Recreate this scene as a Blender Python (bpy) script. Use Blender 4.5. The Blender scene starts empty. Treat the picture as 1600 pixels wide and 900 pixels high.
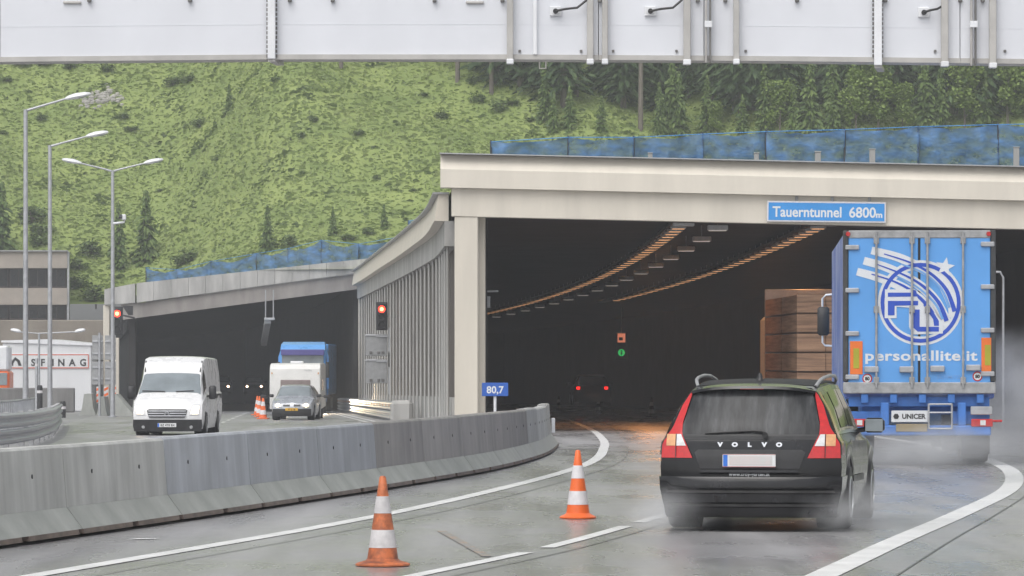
import bpy, math, random
from mathutils import Vector, Matrix
R = random.Random(7)
C = bpy.context.scene.collection
HAZE, EXPOSURE, SODIUM = 0.0005, 0.52, 11
F, CX, HY, CH = 7000.0, 800.0, 557.0, 1.75      # focal length in photo pixels, centre column, eye-level row, eye height

def at(x, y, d):
    return Vector(((x-CX)/F*d, d, CH+(HY-y)/F*d))
def g(y):                                        # the road is level near by and falls gently towards the tunnels
    t = y-75.0
    return -0.0078*0.5*(t+math.sqrt(t*t+400.0))
def lerp(a, b, t): return a+(b-a)*t
def pl(tab, x):                                  # piecewise linear
    if x <= tab[0][0]: return tab[0][1]
    for (a, b), (c, d) in zip(tab, tab[1:]):
        if x <= c: return b+(d-b)*(x-a)/(c-a) if c > a else d
    return tab[-1][1]
def curve(pts):                                  # smooth curve X(Y) through points, straight beyond the ends
    ys = [p[0] for p in pts]; xs = [p[1] for p in pts]; n = len(pts)
    sl = [(xs[i+1]-xs[i])/(ys[i+1]-ys[i]) for i in range(n-1)]
    m = [sl[0]]+[(sl[i-1]*(ys[i+1]-ys[i])+sl[i]*(ys[i]-ys[i-1]))/(ys[i+1]-ys[i-1]) for i in range(1, n-1)]+[sl[-1]]
    def f(y):
        if y <= ys[0]: return xs[0]+m[0]*(y-ys[0])
        if y >= ys[-1]: return xs[-1]+m[-1]*(y-ys[-1])
        i = max(j for j in range(n-1) if ys[j] <= y)
        h = ys[i+1]-ys[i]; t = (y-ys[i])/h
        return ((2*t**3-3*t*t+1)*xs[i]+(t**3-2*t*t+t)*h*m[i]+(-2*t**3+3*t*t)*xs[i+1]+(t**3-t*t)*h*m[i+1])
    return f

# ---------------------------------------------------------------- materials
def nt(m): return m.node_tree.nodes, m.node_tree.links
def mat(name, col, rough=0.5, metal=0.0, var=0.0, scale=3.0, stretch=(1, 1, 1), bump=0.0, bscale=40.0, coat=0.0,
        emit=None, estr=0.0, rvar=0.0, spec=0.5, col2=None, coords='Object', trans=0.0, ramp=(0.35, 0.65)):
    m = bpy.data.materials.new(name); m.use_nodes = True
    N, L = nt(m); b = N['Principled BSDF']
    b.inputs['Base Color'].default_value = (*col, 1); b.inputs['Roughness'].default_value = rough
    b.inputs['Metallic'].default_value = metal; b.inputs['Specular IOR Level'].default_value = spec
    b.inputs['Coat Weight'].default_value = coat; b.inputs['Coat Roughness'].default_value = 0.06
    if trans: b.inputs['Transmission Weight'].default_value = trans
    if emit: b.inputs['Emission Color'].default_value = (*emit, 1); b.inputs['Emission Strength'].default_value = estr
    if var or rvar or bump or col2:
        tc = N.new('ShaderNodeTexCoord'); mp = N.new('ShaderNodeMapping'); mp.inputs['Scale'].default_value = stretch
        L.new(tc.outputs[coords], mp.inputs['Vector'])
        no = N.new('ShaderNodeTexNoise'); no.inputs['Scale'].default_value = scale; no.inputs['Detail'].default_value = 6
        no.inputs['Roughness'].default_value = 0.62
        L.new(mp.outputs[0], no.inputs['Vector'])
        if var or col2:
            cr = N.new('ShaderNodeValToRGB'); e = cr.color_ramp.elements
            e[0].position, e[1].position = ramp
            if col2: e[0].color = (*col, 1); e[1].color = (*col2, 1)
            else:
                e[0].color = (*[max(0, c*(1-var)) for c in col], 1); e[1].color = (*[min(1, c*(1+var)) for c in col], 1)
            L.new(no.outputs['Fac'], cr.inputs[0]); L.new(cr.outputs[0], b.inputs['Base Color'])
        if rvar:
            mr = N.new('ShaderNodeMapRange'); mr.inputs['From Min'].default_value = 0.3; mr.inputs['From Max'].default_value = 0.7
            mr.inputs['To Min'].default_value = max(0.02, rough-rvar); mr.inputs['To Max'].default_value = rough+rvar
            L.new(no.outputs['Fac'], mr.inputs['Value']); L.new(mr.outputs[0], b.inputs['Roughness'])
        if bump:
            n2 = N.new('ShaderNodeTexNoise'); n2.inputs['Scale'].default_value = bscale; n2.inputs['Detail'].default_value = 4
            L.new(mp.outputs[0], n2.inputs['Vector'])
            bp = N.new('ShaderNodeBump'); bp.inputs['Strength'].default_value = bump; bp.inputs['Distance'].default_value = 0.02
            L.new(n2.outputs['Fac'], bp.inputs['Height']); L.new(bp.outputs[0], b.inputs['Normal'])
    return m

# ---------------------------------------------------------------- mesh builder
class MB:
    def __init__(s): s.v = []; s.f = []
    def add(s, vs, fs):
        o = len(s.v); s.v += [tuple(v) for v in vs]; s.f += [tuple(i+o for i in f) for f in fs]; return s
    def box(s, x0, x1, y0, y1, z0, z1):
        return s.add([(x0, y0, z0), (x1, y0, z0), (x1, y1, z0), (x0, y1, z0), (x0, y0, z1), (x1, y0, z1), (x1, y1, z1), (x0, y1, z1)],
                     [(0, 3, 2, 1), (4, 5, 6, 7), (0, 1, 5, 4), (1, 2, 6, 5), (2, 3, 7, 6), (3, 0, 4, 7)])
    def bbox(s, x0, x1, y0, y1, z0, z1, b=0.02):   # box with chamfered edges
        b = min(b, abs(x1-x0)*.49, abs(y1-y0)*.49, abs(z1-z0)*.49)
        vs = []; 
        def ring(z, i): return [(x0+i, y0, z), (x1-i, y0, z), (x1, y0+i, z), (x1, y1-i, z), (x1-i, y1, z), (x0+i, y1, z), (x0, y1-i, z), (x0, y0+i, z)]
        def inner(z): return [(x0+b, y0+b, z), (x1-b, y0+b, z), (x1-b, y0+b, z), (x1-b, y1-b, z), (x1-b, y1-b, z), (x0+b, y1-b, z), (x0+b, y1-b, z), (x0+b, y0+b, z)]
        q = [(x0+b, y0+b), (x1-b, y0+b), (x1-b, y1-b), (x0+b, y1-b)]
        vs = [(a, c, z0) for a, c in q]+ring(z0+b, b)+ring(z1-b, b)+[(a, c, z1) for a, c in q]
        fs = [(3, 2, 1, 0), (20, 21, 22, 23)]
        for i in range(8): fs.append((4+i, 4+(i+1) % 8, 12+(i+1) % 8, 12+i))
        for i in range(4):
            a, c = 4+2*i, 5+2*i; n = (i+1) % 4
            fs.append((i, n, c, a)); fs.append((n, 4+(2*i+2) % 8, c))
            a, c = 12+2*i, 13+2*i
            fs.append((20+i, a, c, 20+n)); fs.append((20+n, c, 12+(2*i+2) % 8))
        return s.add(vs, fs)
    def beam(s, p, q, w, h, up=(0, 0, 1)):         # box bar from p to q
        p, q = Vector(p), Vector(q); d = (q-p).normalized(); u = Vector(up)
        if abs(d.dot(u)) > .98: u = Vector((0, 1, 0))
        sx = d.cross(u).normalized()*w/2; sz = sx.cross(d).normalized()*h/2
        vs = [e+a*sx+b*sz for e in (p, q) for a, b in ((-1, -1), (1, -1), (1, 1), (-1, 1))]
        return s.add(vs, [(0, 1, 2, 3), (7, 6, 5, 4), (0, 4, 5, 1), (1, 5, 6, 2), (2, 6, 7, 3), (3, 7, 4, 0)])
    def tube(s, pts, r, n=8, r2=None, cap=True):
        pts = [Vector(p) for p in pts]; o = len(s.v); m = len(pts)
        ref = Vector((0, 0, 1))
        for i, p in enumerate(pts):
            d = (pts[min(i+1, m-1)]-pts[max(i-1, 0)]).normalized()
            if abs(d.dot(ref)) > .95: u = d.cross(Vector((0, 1, 0))).normalized()
            else: u = d.cross(ref).normalized()
            w = u.cross(d); rr = r if r2 is None else lerp(r, r2, i/max(1, m-1))
            for k in range(n):
                a = 2*math.pi*k/n; s.v.append(tuple(p+u*math.cos(a)*rr+w*math.sin(a)*rr))
        for i in range(m-1):
            for k in range(n):
                s.f.append((o+i*n+k, o+i*n+(k+1) % n, o+(i+1)*n+(k+1) % n, o+(i+1)*n+k))
        if cap: s.f.append(tuple(o+k for k in range(n))[::-1]); s.f.append(tuple(o+(m-1)*n+k for k in range(n)))
        return s
    def lathe(s, prof, c=(0, 0, 0), axis='z', n=20):
        o = len(s.v); m = len(prof)
        for r, h in prof:
            for k in range(n):
                a = 2*math.pi*k/n; x, y = r*math.cos(a), r*math.sin(a)
                p = (x, y, h) if axis == 'z' else ((h, x, y) if axis == 'x' else (x, h, y))
                s.v.append((p[0]+c[0], p[1]+c[1], p[2]+c[2]))
        for i in range(m-1):
            for k in range(n): s.f.append((o+i*n+k, o+i*n+(k+1) % n, o+(i+1)*n+(k+1) % n, o+(i+1)*n+k))
        s.f.append(tuple(o+k for k in range(n))[::-1]); s.f.append(tuple(o+(m-1)*n+k for k in range(n)))
        return s
    def prism(s, poly, d0, d1, axis='y'):          # polygon of (a,b): axis y -> (x,z), axis x -> (y,z), axis z -> (x,y)
        n = len(poly)
        def P(a, b, d): return (a, d, b) if axis == 'y' else ((d, a, b) if axis == 'x' else (a, b, d))
        vs = [P(a, b, d0) for a, b in poly]+[P(a, b, d1) for a, b in poly]
        fs = [tuple(range(n)), tuple(range(2*n-1, n-1, -1))]+[(i, i+n, (i+1) % n+n, (i+1) % n) for i in range(n)]
        return s.add(vs, fs)
    def grid(s, rows, closed=False):
        o = len(s.v); n = len(rows[0])
        for r in rows: s.v += [tuple(p) for p in r]
        for i in range(len(rows)-1):
            for k in range(n-1 if not closed else n):
                s.f.append((o+i*n+k, o+i*n+(k+1) % n, o+(i+1)*n+(k+1) % n, o+(i+1)*n+k))
        return s
    def loft(s, secs):                             # closed sections joined and capped
        o = len(s.v); n = len(secs[0]); s.grid(secs, True)
        s.f.append(tuple(o+k for k in range(n))[::-1]); s.f.append(tuple(o+(len(secs)-1)*n+k for k in range(n)))
        return s
    def text(s, st, size, fn, bold=0.0, spacing=1.0, align='CENTER', ext=0.0):   # flat letters mapped by fn(x,y)->point
        cu = bpy.data.curves.new('lettering', 'FONT'); cu.body = st; cu.size = size; cu.align_x = align
        cu.offset = bold; cu.space_character = spacing; cu.resolution_u = 3
        ob = bpy.data.objects.new('lettering', cu); C.objects.link(ob)
        dg = bpy.context.evaluated_depsgraph_get(); me = bpy.data.meshes.new_from_object(ob.evaluated_get(dg))
        vs = [fn(v.co.x, v.co.y) for v in me.vertices]; fs = [tuple(p.vertices) for p in me.polygons]
        bpy.data.objects.remove(ob); bpy.data.curves.remove(cu); bpy.data.meshes.remove(me)
        return s.add(vs, fs)
    def build(s, name, m, parent=None, smooth=None, origin=None):
        o3 = Vector(origin) if origin is not None else None
        vs = s.v if o3 is None else [tuple(Vector(v)-o3) for v in s.v]
        me = bpy.data.meshes.new(name); me.from_pydata(vs, [], s.f); me.update()
        ms = m if isinstance(m, (list, tuple)) else [m]
        for x in ms: me.materials.append(x)
        if smooth is not None:
            me.polygons.foreach_set('use_smooth', [True]*len(me.polygons)); me.set_sharp_from_angle(angle=math.radians(smooth))
        ob = bpy.data.objects.new(name, me); C.objects.link(ob)
        if o3 is not None and parent is None: ob.location = o3
        if parent is not None: ob.parent = parent
        return ob

def tag(o, label=None, cat=None, group=None, kind=None):
    if label: o['label'] = label
    if cat: o['category'] = cat
    if group: o['group'] = group
    if kind: o['kind'] = kind
    return o
def thing(name, label, cat, loc=(0, 0, 0), rotz=0, group=None):
    o = bpy.data.objects.new(name, None); C.objects.link(o); o.empty_display_size = .3
    o.location = loc; o.rotation_euler = (0, 0, rotz)
    return tag(o, label, cat, group)
def kids(o): return [c for c in bpy.data.objects if c.parent == o]
def copy_tree(o, parent=None):
    c = o.copy(); C.objects.link(c)
    if parent is not None: c.parent = parent
    for ch in list(kids(o)): copy_tree(ch, c)
    return c
def struct(o): o['kind'] = 'structure'; return o

# shared materials
M = {}
M['white'] = mat('white_paint', (.80, .81, .83), .35, var=.06, scale=2, rvar=.08)
M['offwhite'] = mat('cream_concrete_paint', (.68, .63, .54), .6, var=.06, scale=1.5, stretch=(1, 1, .13), bump=.06)
M['concrete'] = mat('grey_concrete', (.40, .395, .38), .7, var=.22, scale=1.1, stretch=(1, 1, .25), bump=.15, bscale=30)
M['concrete_dark'] = mat('damp_concrete', (.17, .165, .16), .7, var=.25, scale=1.3, stretch=(1, 1, .25), bump=.15, bscale=30)
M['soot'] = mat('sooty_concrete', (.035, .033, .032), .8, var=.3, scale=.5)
M['galv'] = mat('galvanised_steel', (.48, .49, .51), .42, metal=.55, var=.12, scale=6, rvar=.08)
M['steel_grey'] = mat('grey_steel', (.36, .365, .37), .5, metal=.2, var=.12, scale=5)
M['black'] = mat('black_rubber', (.016, .016, .017), .55, var=.2, scale=8)
M['dark_plastic'] = mat('dark_plastic', (.03, .03, .032), .45, var=.2, scale=6)
M['tyre'] = mat('wet_tyre', (.018, .018, .018), .5, bump=.2, bscale=60)
M['alloy'] = mat('alloy_rim', (.55, .56, .58), .3, metal=.85, var=.1, scale=9)
M['glass_dark'] = mat('dark_glass', (.012, .014, .016), .07, spec=.6, var=.3, scale=4, rvar=.03)
M['glass_light'] = mat('pale_reflecting_glass', (.30, .34, .36), .08, metal=.35, var=.15, scale=1.5)
M['chrome'] = mat('chrome', (.75, .76, .78), .15, metal=1, var=.05)
M['line'] = mat('road_paint', (.74, .74, .73), .42, var=.1, scale=2.2, bump=.08, bscale=60, rvar=.12)
M['orange'] = mat('orange_plastic', (.85, .16, .035), .38, var=.08, scale=5)
M['orange_dirty'] = mat('dirty_orange_rubber', (.60, .17, .06), .5, col2=(.20, .065, .035), scale=9, ramp=(.4, .66))
M['band'] = mat('reflective_band', (.72, .70, .71), .35, var=.08, scale=10)
M['band_dirty'] = mat('dirty_reflective_band', (.60, .58, .58), .45, var=.15, scale=9)
M['red_lens'] = mat('red_lens', (.55, .012, .014), .12, coat=.8, var=.12, scale=20)
M['clear_lens'] = mat('clear_lens', (.72, .72, .72), .1, coat=.8, var=.1, scale=20)
M['amber_lens'] = mat('amber_lens', (.72, .38, .18), .12, coat=.8, var=.1, scale=20)
M['plate_white'] = mat('plate_white', (.74, .75, .75), .4, var=.04)
M['plate_blue'] = mat('plate_blue', (.04, .18, .65), .4, var=.05)
M['yellow_plate'] = mat('plate_yellow', (.75, .42, .03), .4, var=.05)
M['red_on'] = mat('red_signal_lit', (.6, .02, .01), .3, emit=(1, .035, .018), estr=4, var=.05)
M['tail_on'] = mat('tail_light_lit', (.5, .01, .01), .3, emit=(1, .02, .015), estr=1.6, var=.05)
M['red_core'] = mat('red_signal_core', (.6, .2, .05), .3, emit=(1, .32, .10), estr=6, var=.05)
M['green_on'] = mat('green_signal_lit', (.02, .4, .08), .3, emit=(.03, .6, .13), estr=.45, var=.05)
M['orange_on'] = mat('orange_display_lit', (.6, .2, .1), .3, emit=(1, .3, .16), estr=.4, var=.05)
M['head_on'] = mat('headlight_lit', (.9, .85, .75), .2, emit=(1, .74, .42), estr=5, var=.05)
M['head_far'] = mat('far_headlight_lit', (.9, .85, .75), .2, emit=(1, .68, .45), estr=9, var=.05)
M['sodium'] = mat('orange_lamp_glass', (.6, .3, .1), .3, emit=(1, .50, .22), estr=.85, var=.05)
M['unlit_lamp'] = mat('unlit_lamp_glow', (.7, .7, .68), .3, emit=(1, .9, .8), estr=.22, var=.05)  # faint glow added to unlit lamps, in place of the daylight they catch
M['lamp_housing'] = mat('lamp_housing', (.7, .7, .7), .5, var=.1, scale=6)
M['signblue'] = mat('sign_blue', (.05, .30, .72), .4, var=.05, scale=2)
M['kmblue'] = mat('plate_dark_blue', (.03, .12, .48), .4, var=.05, scale=2)
M['signwhite'] = mat('sign_lettering', (.74, .76, .78), .4, var=.03)
# ---------------------------------------------------------------- road curves X(Y)
bar_c = curve([(10, -10.4), (28, -7.15), (41, -4.72), (51, -3.02), (60.6, -1.55), (71, -.22), (80, .48), (96, 1.03), (110, 1.2)])
left_c = curve([(10, -8.6), (35.9, -3.9), (48.8, -1.67), (61.9, -.02), (73, 1.04), (97, 2.0), (118, 2.32), (160, 2.4), (190, 2.15), (250, .9), (300, -1.5), (360, -5.6)])
right_c = curve([(10, -2.2), (35.9, 2.46), (43, 3.69), (50.4, 5.02), (61, 6.78), (71, 7.9), (79, 8.45), (97, 9.2), (118, 9.5), (160, 9.6), (190, 9.4), (250, 8.1), (300, 5.7), (360, 1.6)])
mid_c = curve([(10, -5.6), (36, -.82), (40.6, .15), (46.9, 1.2), (49.8, 1.64), (61, 3.3), (73, 4.5), (97, 5.6), (118, 5.9), (160, 6.0), (190, 5.8), (250, 4.5), (300, 2.1)])
fin_c = curve([(131, -1.95), (145, -2.45), (166, -3.56), (203, -5.74), (250, -8.6), (300, -12.2), (360, -17.5), (430, -25)])   # gallery wall
rail_c = curve([(20, -20), (45, -15), (70, -11.6), (90, -10.3), (110, -11.4), (130, -13.2), (156, -15.7)])

# asphalt: damp, streaked along the driving direction
def asphalt(name, base, r0, r1, tint=(1, .985, .995)):
    m = bpy.data.materials.new(name); m.use_nodes = True
    N, L = nt(m); b = N['Principled BSDF']; tc = N.new('ShaderNodeTexCoord')
    def noise(scale, st, det=6):
        mp = N.new('ShaderNodeMapping'); mp.inputs['Scale'].default_value = st; mp.inputs['Rotation'].default_value = (0, 0, .16)
        L.new(tc.outputs['Object'], mp.inputs[0]); n = N.new('ShaderNodeTexNoise')
        n.inputs['Scale'].default_value = scale; n.inputs['Detail'].default_value = det; L.new(mp.outputs[0], n.inputs['Vector']); return n
    big = noise(.35, (1, .18, 1)); streak = noise(1.6, (1, .05, 1)); grain = noise(45, (1, 1, 1), 3); blot = noise(.9, (1, .5, 1))
    def mth(op, a, c):
        n = N.new('ShaderNodeMath'); n.operation = op
        for i, q in enumerate((a, c)):
            if isinstance(q, (int, float)): n.inputs[i].default_value = q
            else: L.new(q, n.inputs[i])
        return n.outputs[0]
    s = mth('ADD', mth('MULTIPLY', big.outputs['Fac'], .5), mth('MULTIPLY', streak.outputs['Fac'], .5))
    cr = N.new('ShaderNodeValToRGB'); e = cr.color_ramp.elements; e[0].position = .38; e[1].position = .62
    e[0].color = (*[base*.62*t for t in tint], 1); e[1].color = (*[base*1.35*t for t in tint], 1)
    mx = mth('ADD', mth('MULTIPLY', s, .8), mth('MULTIPLY', grain.outputs['Fac'], .2)); L.new(mx, cr.inputs[0]); L.new(cr.outputs[0], b.inputs['Base Color'])
    mr = N.new('ShaderNodeMapRange'); mr.inputs['From Min'].default_value = .36; mr.inputs['From Max'].default_value = .62
    mr.inputs['To Min'].default_value = r0; mr.inputs['To Max'].default_value = r1
    L.new(mth('ADD', mth('MULTIPLY', s, .6), mth('MULTIPLY', blot.outputs['Fac'], .4)), mr.inputs['Value']); L.new(mr.outputs[0], b.inputs['Roughness'])
    b.inputs['Specular IOR Level'].default_value = .5
    bp = N.new('ShaderNodeBump'); bp.inputs['Strength'].default_value = .22; bp.inputs['Distance'].default_value = .006
    L.new(grain.outputs['Fac'], bp.inputs['Height']); L.new(bp.outputs[0], b.inputs['Normal'])
    return m
M['asphalt'] = asphalt('wet_asphalt', .285, .15, .43)
M['asphalt_left'] = asphalt('damp_asphalt', .28, .22, .5)
M['yard'] = asphalt('yard_ground', .27, .4, .6)

def sheet(name, fl, fr, y0, y1, dz, m, step=3.0, nx=10, thick=False):
    b = MB(); rows = []; n = max(2, int((y1-y0)/step))
    for i in range(n+1):
        y = lerp(y0, y1, i/n); rows.append([(lerp(fl(y), fr(y), k/nx), y, g(y)+dz) for k in range(nx+1)])
    return struct(b.grid(rows).build(name, m))
sheet('ground', lambda y: -260, lambda y: 260, -120, 640, -.012, M['yard'], 6, 20)
sheet('road_surface', lambda y: bar_c(y) if y < 97 else lerp(1.04, fin_c(y)+.8, min(1, (y-97)/33)), lambda y: bar_c(min(y, 120))+26-.06*max(0, y-130), -40, 420, -.004, M['asphalt'], 2)
sheet('road_surface', lambda y: rail_c(y)+.3 if y < 156 else rail_c(156)-(y-156)*.075, lambda y: bar_c(y)-.002 if y < 97 else lerp(1.03, fin_c(y)-.3, min(1, (y-97)/33)), -40, 420, -.004, M['asphalt_left'], 2)

def strip(b, f, w, y0, y1, step=1.5, dz=.003):
    n = max(2, int((y1-y0)/step)); rows = []
    for i in range(n+1):
        y = lerp(y0, y1, i/n); s = (f(y+.2)-f(y-.2))/.4; k = math.sqrt(1+s*s)
        rows.append([(f(y)-w/2*k, y, g(y)+dz), (f(y)+w/2*k, y, g(y)+dz)])
    return b.grid(rows)
struct(strip(MB(), left_c, .20, -10, 330).build('edge_line', M['line']))
struct(strip(MB(), right_c, .27, -10, 330).build('edge_line', M['line']))
b = MB(); y = 41.5-6.4*6
while y < 250:
    if not 40.7 < y < 41: strip(b, mid_c, .15, y, y+5.35)
    y += 6.4
struct(b.build('lane_dashes', M['line']))
b = MB(); strip(b, lambda y: fin_c(y)-1.7, .16, 165, 270); strip(b, lambda y: lerp(-5.9, -10.4, (y-184)/75), .18, 150, 300)
struct(b.build('edge_line', M['line']))
b = MB(); y = 60
while y < 250:
    strip(b, lambda q: lerp(-7.2, -15.2, (q-90)/170), .15, y, y+6); y += 12
struct(b.build('lane_dashes', M['line']))
M['orange_mark'] = mat('worn_orange_paint', (.40, .25, .16), .4, col2=(.26, .255, .25), scale=4, ramp=(.36, .52))
b = MB(); p0, p1 = at(690, 832, 45.5), at(762, 868, 39.6)
strip(b, lambda y: lerp(p1.x, p0.x, (y-39.6)/5.9)-.0, .09, 39.6, 45.5, 1)
struct(b.build('paint_mark', M['orange_mark']))

# ---------------------------------------------------------------- hillside
HN = [(R.uniform(.05, .30), R.uniform(.05, .30), R.uniform(0, 6.3), R.uniform(.1, .35)) for _ in range(9)]
def hill(x, y):
    w = min(1, max(0, (x+26)/12)); w = w*w*(3-2*w)
    y0 = lerp(300, 285, w); z0 = lerp(3.9, 6.5, w)-.0213*max(0, x)*.9
    t = y-y0; s = .58*.5*(t+math.sqrt(t*t+40))
    bump = sum(a*math.sin(x*fx*2+y*fy*1.6+p) for fx, fy, p, a in HN)*min(1, max(0, t/12))
    return z0+s+bump
M['grass'] = mat('hill_grass', (.18, .24, .075), .8, col2=(.28, .34, .11), scale=.35, bump=.3, bscale=3, spec=.2)
def front(x):
    if x < -23.2: return 298.0
    if x < -8.6: return lerp(264, 251.5, (x+23.2)/14.6)
    if x < -1.95:
        lo, hi = 131.0, 251.5
        for _ in range(30):
            mid = (lo+hi)/2
            if fin_c(mid)+.3 > x: lo = mid
            else: hi = mid
        return max(132, lo+.5)
    return 131.0 if x < 22 else 131+min(150, (x-22)*3)
xs = [-190+i*5 for i in range(25)]+[-64.8+i*.9 for i in range(144)]+[66+i*5 for i in range(28)]
ts = [i/70 for i in range(71)]
rows = []
for x in xs:
    f = front(x); col = []
    for y in [f+(299-f)*i/20 for i in range(21)]+[300+i*1.2 for i in range(50)]+[360+i*7 for i in range(11)]:
        col.append((x, y, hill(x, y)))
    rows.append(col)
ob = struct(MB().grid(rows).build('hill', M['grass'], smooth=180))
# hillside plants: uncountable leafy tufts
def tuft_mat(name, c1, c2, c3, hue=.3, wr_=.5):
    m = bpy.data.materials.new(name); m.use_nodes = True; N, L = nt(m); b = N['Principled BSDF']
    tc = N.new('ShaderNodeTexCoord'); no = N.new('ShaderNodeTexNoise'); no.inputs['Scale'].default_value = hue; no.inputs['Detail'].default_value = 5
    L.new(tc.outputs['Object'], no.inputs['Vector']); ge = N.new('ShaderNodeNewGeometry')
    ad = N.new('ShaderNodeMath'); ad.operation = 'MULTIPLY_ADD'; ad.inputs[1].default_value = wr_; L.new(ge.outputs['Random Per Island'], ad.inputs[0])
    sub = N.new('ShaderNodeMath'); sub.operation = 'MULTIPLY_ADD'; sub.inputs[1].default_value = 1.25-wr_*.6; sub.inputs[2].default_value = .5-wr_/2-(1.25-wr_*.6)/2
    L.new(no.outputs['Fac'], sub.inputs[0]); L.new(sub.outputs[0], ad.inputs[2])
    cr = N.new('ShaderNodeValToRGB'); e = cr.color_ramp.elements; e[0].position = .18; e[0].color = (*c1, 1); e[1].position = .85; e[1].color = (*c3, 1)
    k = e.new(.5); k.color = (*c2, 1); L.new(ad.outputs[0], cr.inputs[0]); L.new(cr.outputs[0], b.inputs['Base Color'])
    b.inputs['Roughness'].default_value = .6; b.inputs['Specular IOR Level'].default_value = .25
    return m
M['tuft'] = tuft_mat('meadow_leaves', (.225, .29, .105), (.265, .335, .12), (.35, .40, .165), .45, .28)
def tufts(n, size, seed, xr=(-62, 56), yr=(279, 345), keep=None, one=False):
    r = random.Random(seed); b = MB(); v, f = b.v, b.f
    for _ in range(n):
        x, y = r.uniform(*xr), r.uniform(*yr)
        if y < front(x)+1: continue
        if keep and not keep(x, y, r): continue
        z = hill(x, y)-.05; s = size*r.uniform(.5, 1.5)
        for _k in range(1 if one else 2):
            a = r.uniform(0, 6.28); ca, sa = math.cos(a)*s, math.sin(a)*s*.8; h = s*r.uniform(.5, 1.1); lx, ly = r.uniform(-.3, .3)*s, r.uniform(-.6, .1)*s
            o = len(v)
            v += [(x-ca, y-sa, z), (x+ca*.9, y+sa*.9, z), (x+ca*1.1+lx, y+sa+ly, z+h*.8), (x+lx*1.5, y+ly*1.4, z+h*1.15), (x-ca*1.1+lx, y-sa+ly, z+h*.7)]
            f.append((o, o+1, o+2, o+3, o+4))
    return b
tag(tufts(250000, .125, 3, one=True).build('meadow_plants', M['tuft'], origin=(0, 300, 10)), 'bright green leafy ground plants covering the hillside meadow', 'meadow', kind='stuff')

M['herb'] = tuft_mat('tall_herb_leaves', (.10, .145, .055), (.15, .205, .07), (.22, .28, .10), .9)
from mathutils import noise as mn
tag(tufts(70000, .16, 11, keep=lambda x, y, r: mn.noise((x*.35, y*.42, 1.7))+.6*mn.noise((x*1.1, y*1.2, 4.1)) > .38+r.uniform(-.1, .1)).build('tall_herbs', M['herb'], origin=(0, 300, 10)), 'darker clumps of taller herbs scattered through the hillside meadow', 'herbs', kind='stuff')
M['seam'] = mat('tar_seam', (.13, .13, .13), .35, var=.3, scale=3)
b = MB(); strip(b, lambda y: right_c(y)+.55-.012*(y-40), .022, 20, 58, 1.5, .0025); strip(b, lambda y: mid_c(y)+.32, .02, 15, 110, 1.5, .0025); strip(b, lambda y: left_c(y)+.5, .018, 15, 97, 1.5, .0025)
struct(b.build('road_seam', M['seam']))
b = MB(); p0 = at(226, 838, 43.6)
b.add([(p0.x-.16, 43.35, g(43)+.003), (p0.x+.12, 43.5, g(43)+.003), (p0.x+.16, 43.62, g(43)+.003), (p0.x+.05, 43.62, g(43)+.003), (p0.x-.06, 43.64, g(43)+.003)], [(0, 1, 2, 3, 4)])
struct(b.build('paint_mark', M['line']))
# ---------------------------------------------------------------- right tunnel portal
PX, PY = -2.08, 130.0
def sl(x): return -.0227*(x-PX)                  # the roof edge falls gently to the right
def band(prof, x0, x1, y0=PY):                   # (y,z) profile swept along X with the roof's fall
    return MB().loft([[(x, y0+a, z+sl(x)) for a, z in prof] for x in (x0, lerp(x0, x1, .33), lerp(x0, x1, .67), x1)])
M['cream_top'] = mat('cream_concrete_weathered', (.70, .65, .56), .55, var=.05, scale=1.5, stretch=(1, 1, .12), bump=.06)
t = thing('tunnel_portal', 'cream concrete portal frame of the right tunnel under the blue netting', 'tunnel portal', (PX, PY, g(PY)))
O = Vector((PX, PY, g(PY)))
band([(0, 7.19), (.0, 6.66), (.85, 6.66), (.85, 7.63), (.34, 7.63)], PX, 26).build('fascia', M['cream_top'], t, origin=O)
band([(-.03, 7.635), (.9, 7.635), (.9, 7.68), (-.03+.34, 7.68)], PX-.02, 26).build('coping', M['steel_grey'], t, origin=O)
band([(.22, 6.657), (.22, 5.84), (.95, 5.84), (.95, 6.657)], -1.76, 26).build('beam', M['offwhite'], t, origin=O)
band([(.215, 6.655), (.215, 5.842), (.4, 5.842), (.4, 6.655)], -1.758, -1.5).build('beam_joint', M['cream_top'], t, origin=O)
MB().bbox(-1.67, -.985, PY+.25, PY+.85, g(PY)-.05, 5.83, .03).build('column', M['offwhite'], t, origin=O)
MB().bbox(-1.3, -.78, PY+.95, PY+1.7, g(PY)-.05, 5.9, .03).build('pier', M['offwhite'], t, origin=O)
MB().bbox(20.6, 21.5, PY+.25, PY+.85, g(PY)-.05, 5.25, .03).build('column', M['offwhite'], t, origin=O)
def wall(f, y0, y1, z0, z1, th, n=40):
    b = MB(); rows = []
    for i in range(n+1):
        y = lerp(y0, y1, i/n); x = f(y); rows.append([(x, y, g(y)+z0), (x, y, z1(y)), (x+th, y, z1(y)), (x+th, y, g(y)+z0)])
    return b.loft(rows)
zc = lambda y: 6.15-.0078*(y-140)
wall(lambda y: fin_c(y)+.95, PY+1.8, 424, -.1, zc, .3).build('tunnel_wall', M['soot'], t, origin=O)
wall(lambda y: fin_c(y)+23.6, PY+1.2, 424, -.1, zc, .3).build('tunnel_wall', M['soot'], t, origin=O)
b = MB(); rows = []
for i in range(41):
    y = lerp(PY+.96, 424, i/40); x0, x1 = fin_c(y)+.7, fin_c(y)+24.2
    dz = 0 if i else -.25
    rows.append([(x0, y, zc(y)), (x1, y, zc(y)+dz*.5), (x1, y, zc(y)+.3), (x0, y, zc(y)+.3)])
b.loft(rows).build('tunnel_ceiling', M['soot'], t, origin=O)
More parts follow.
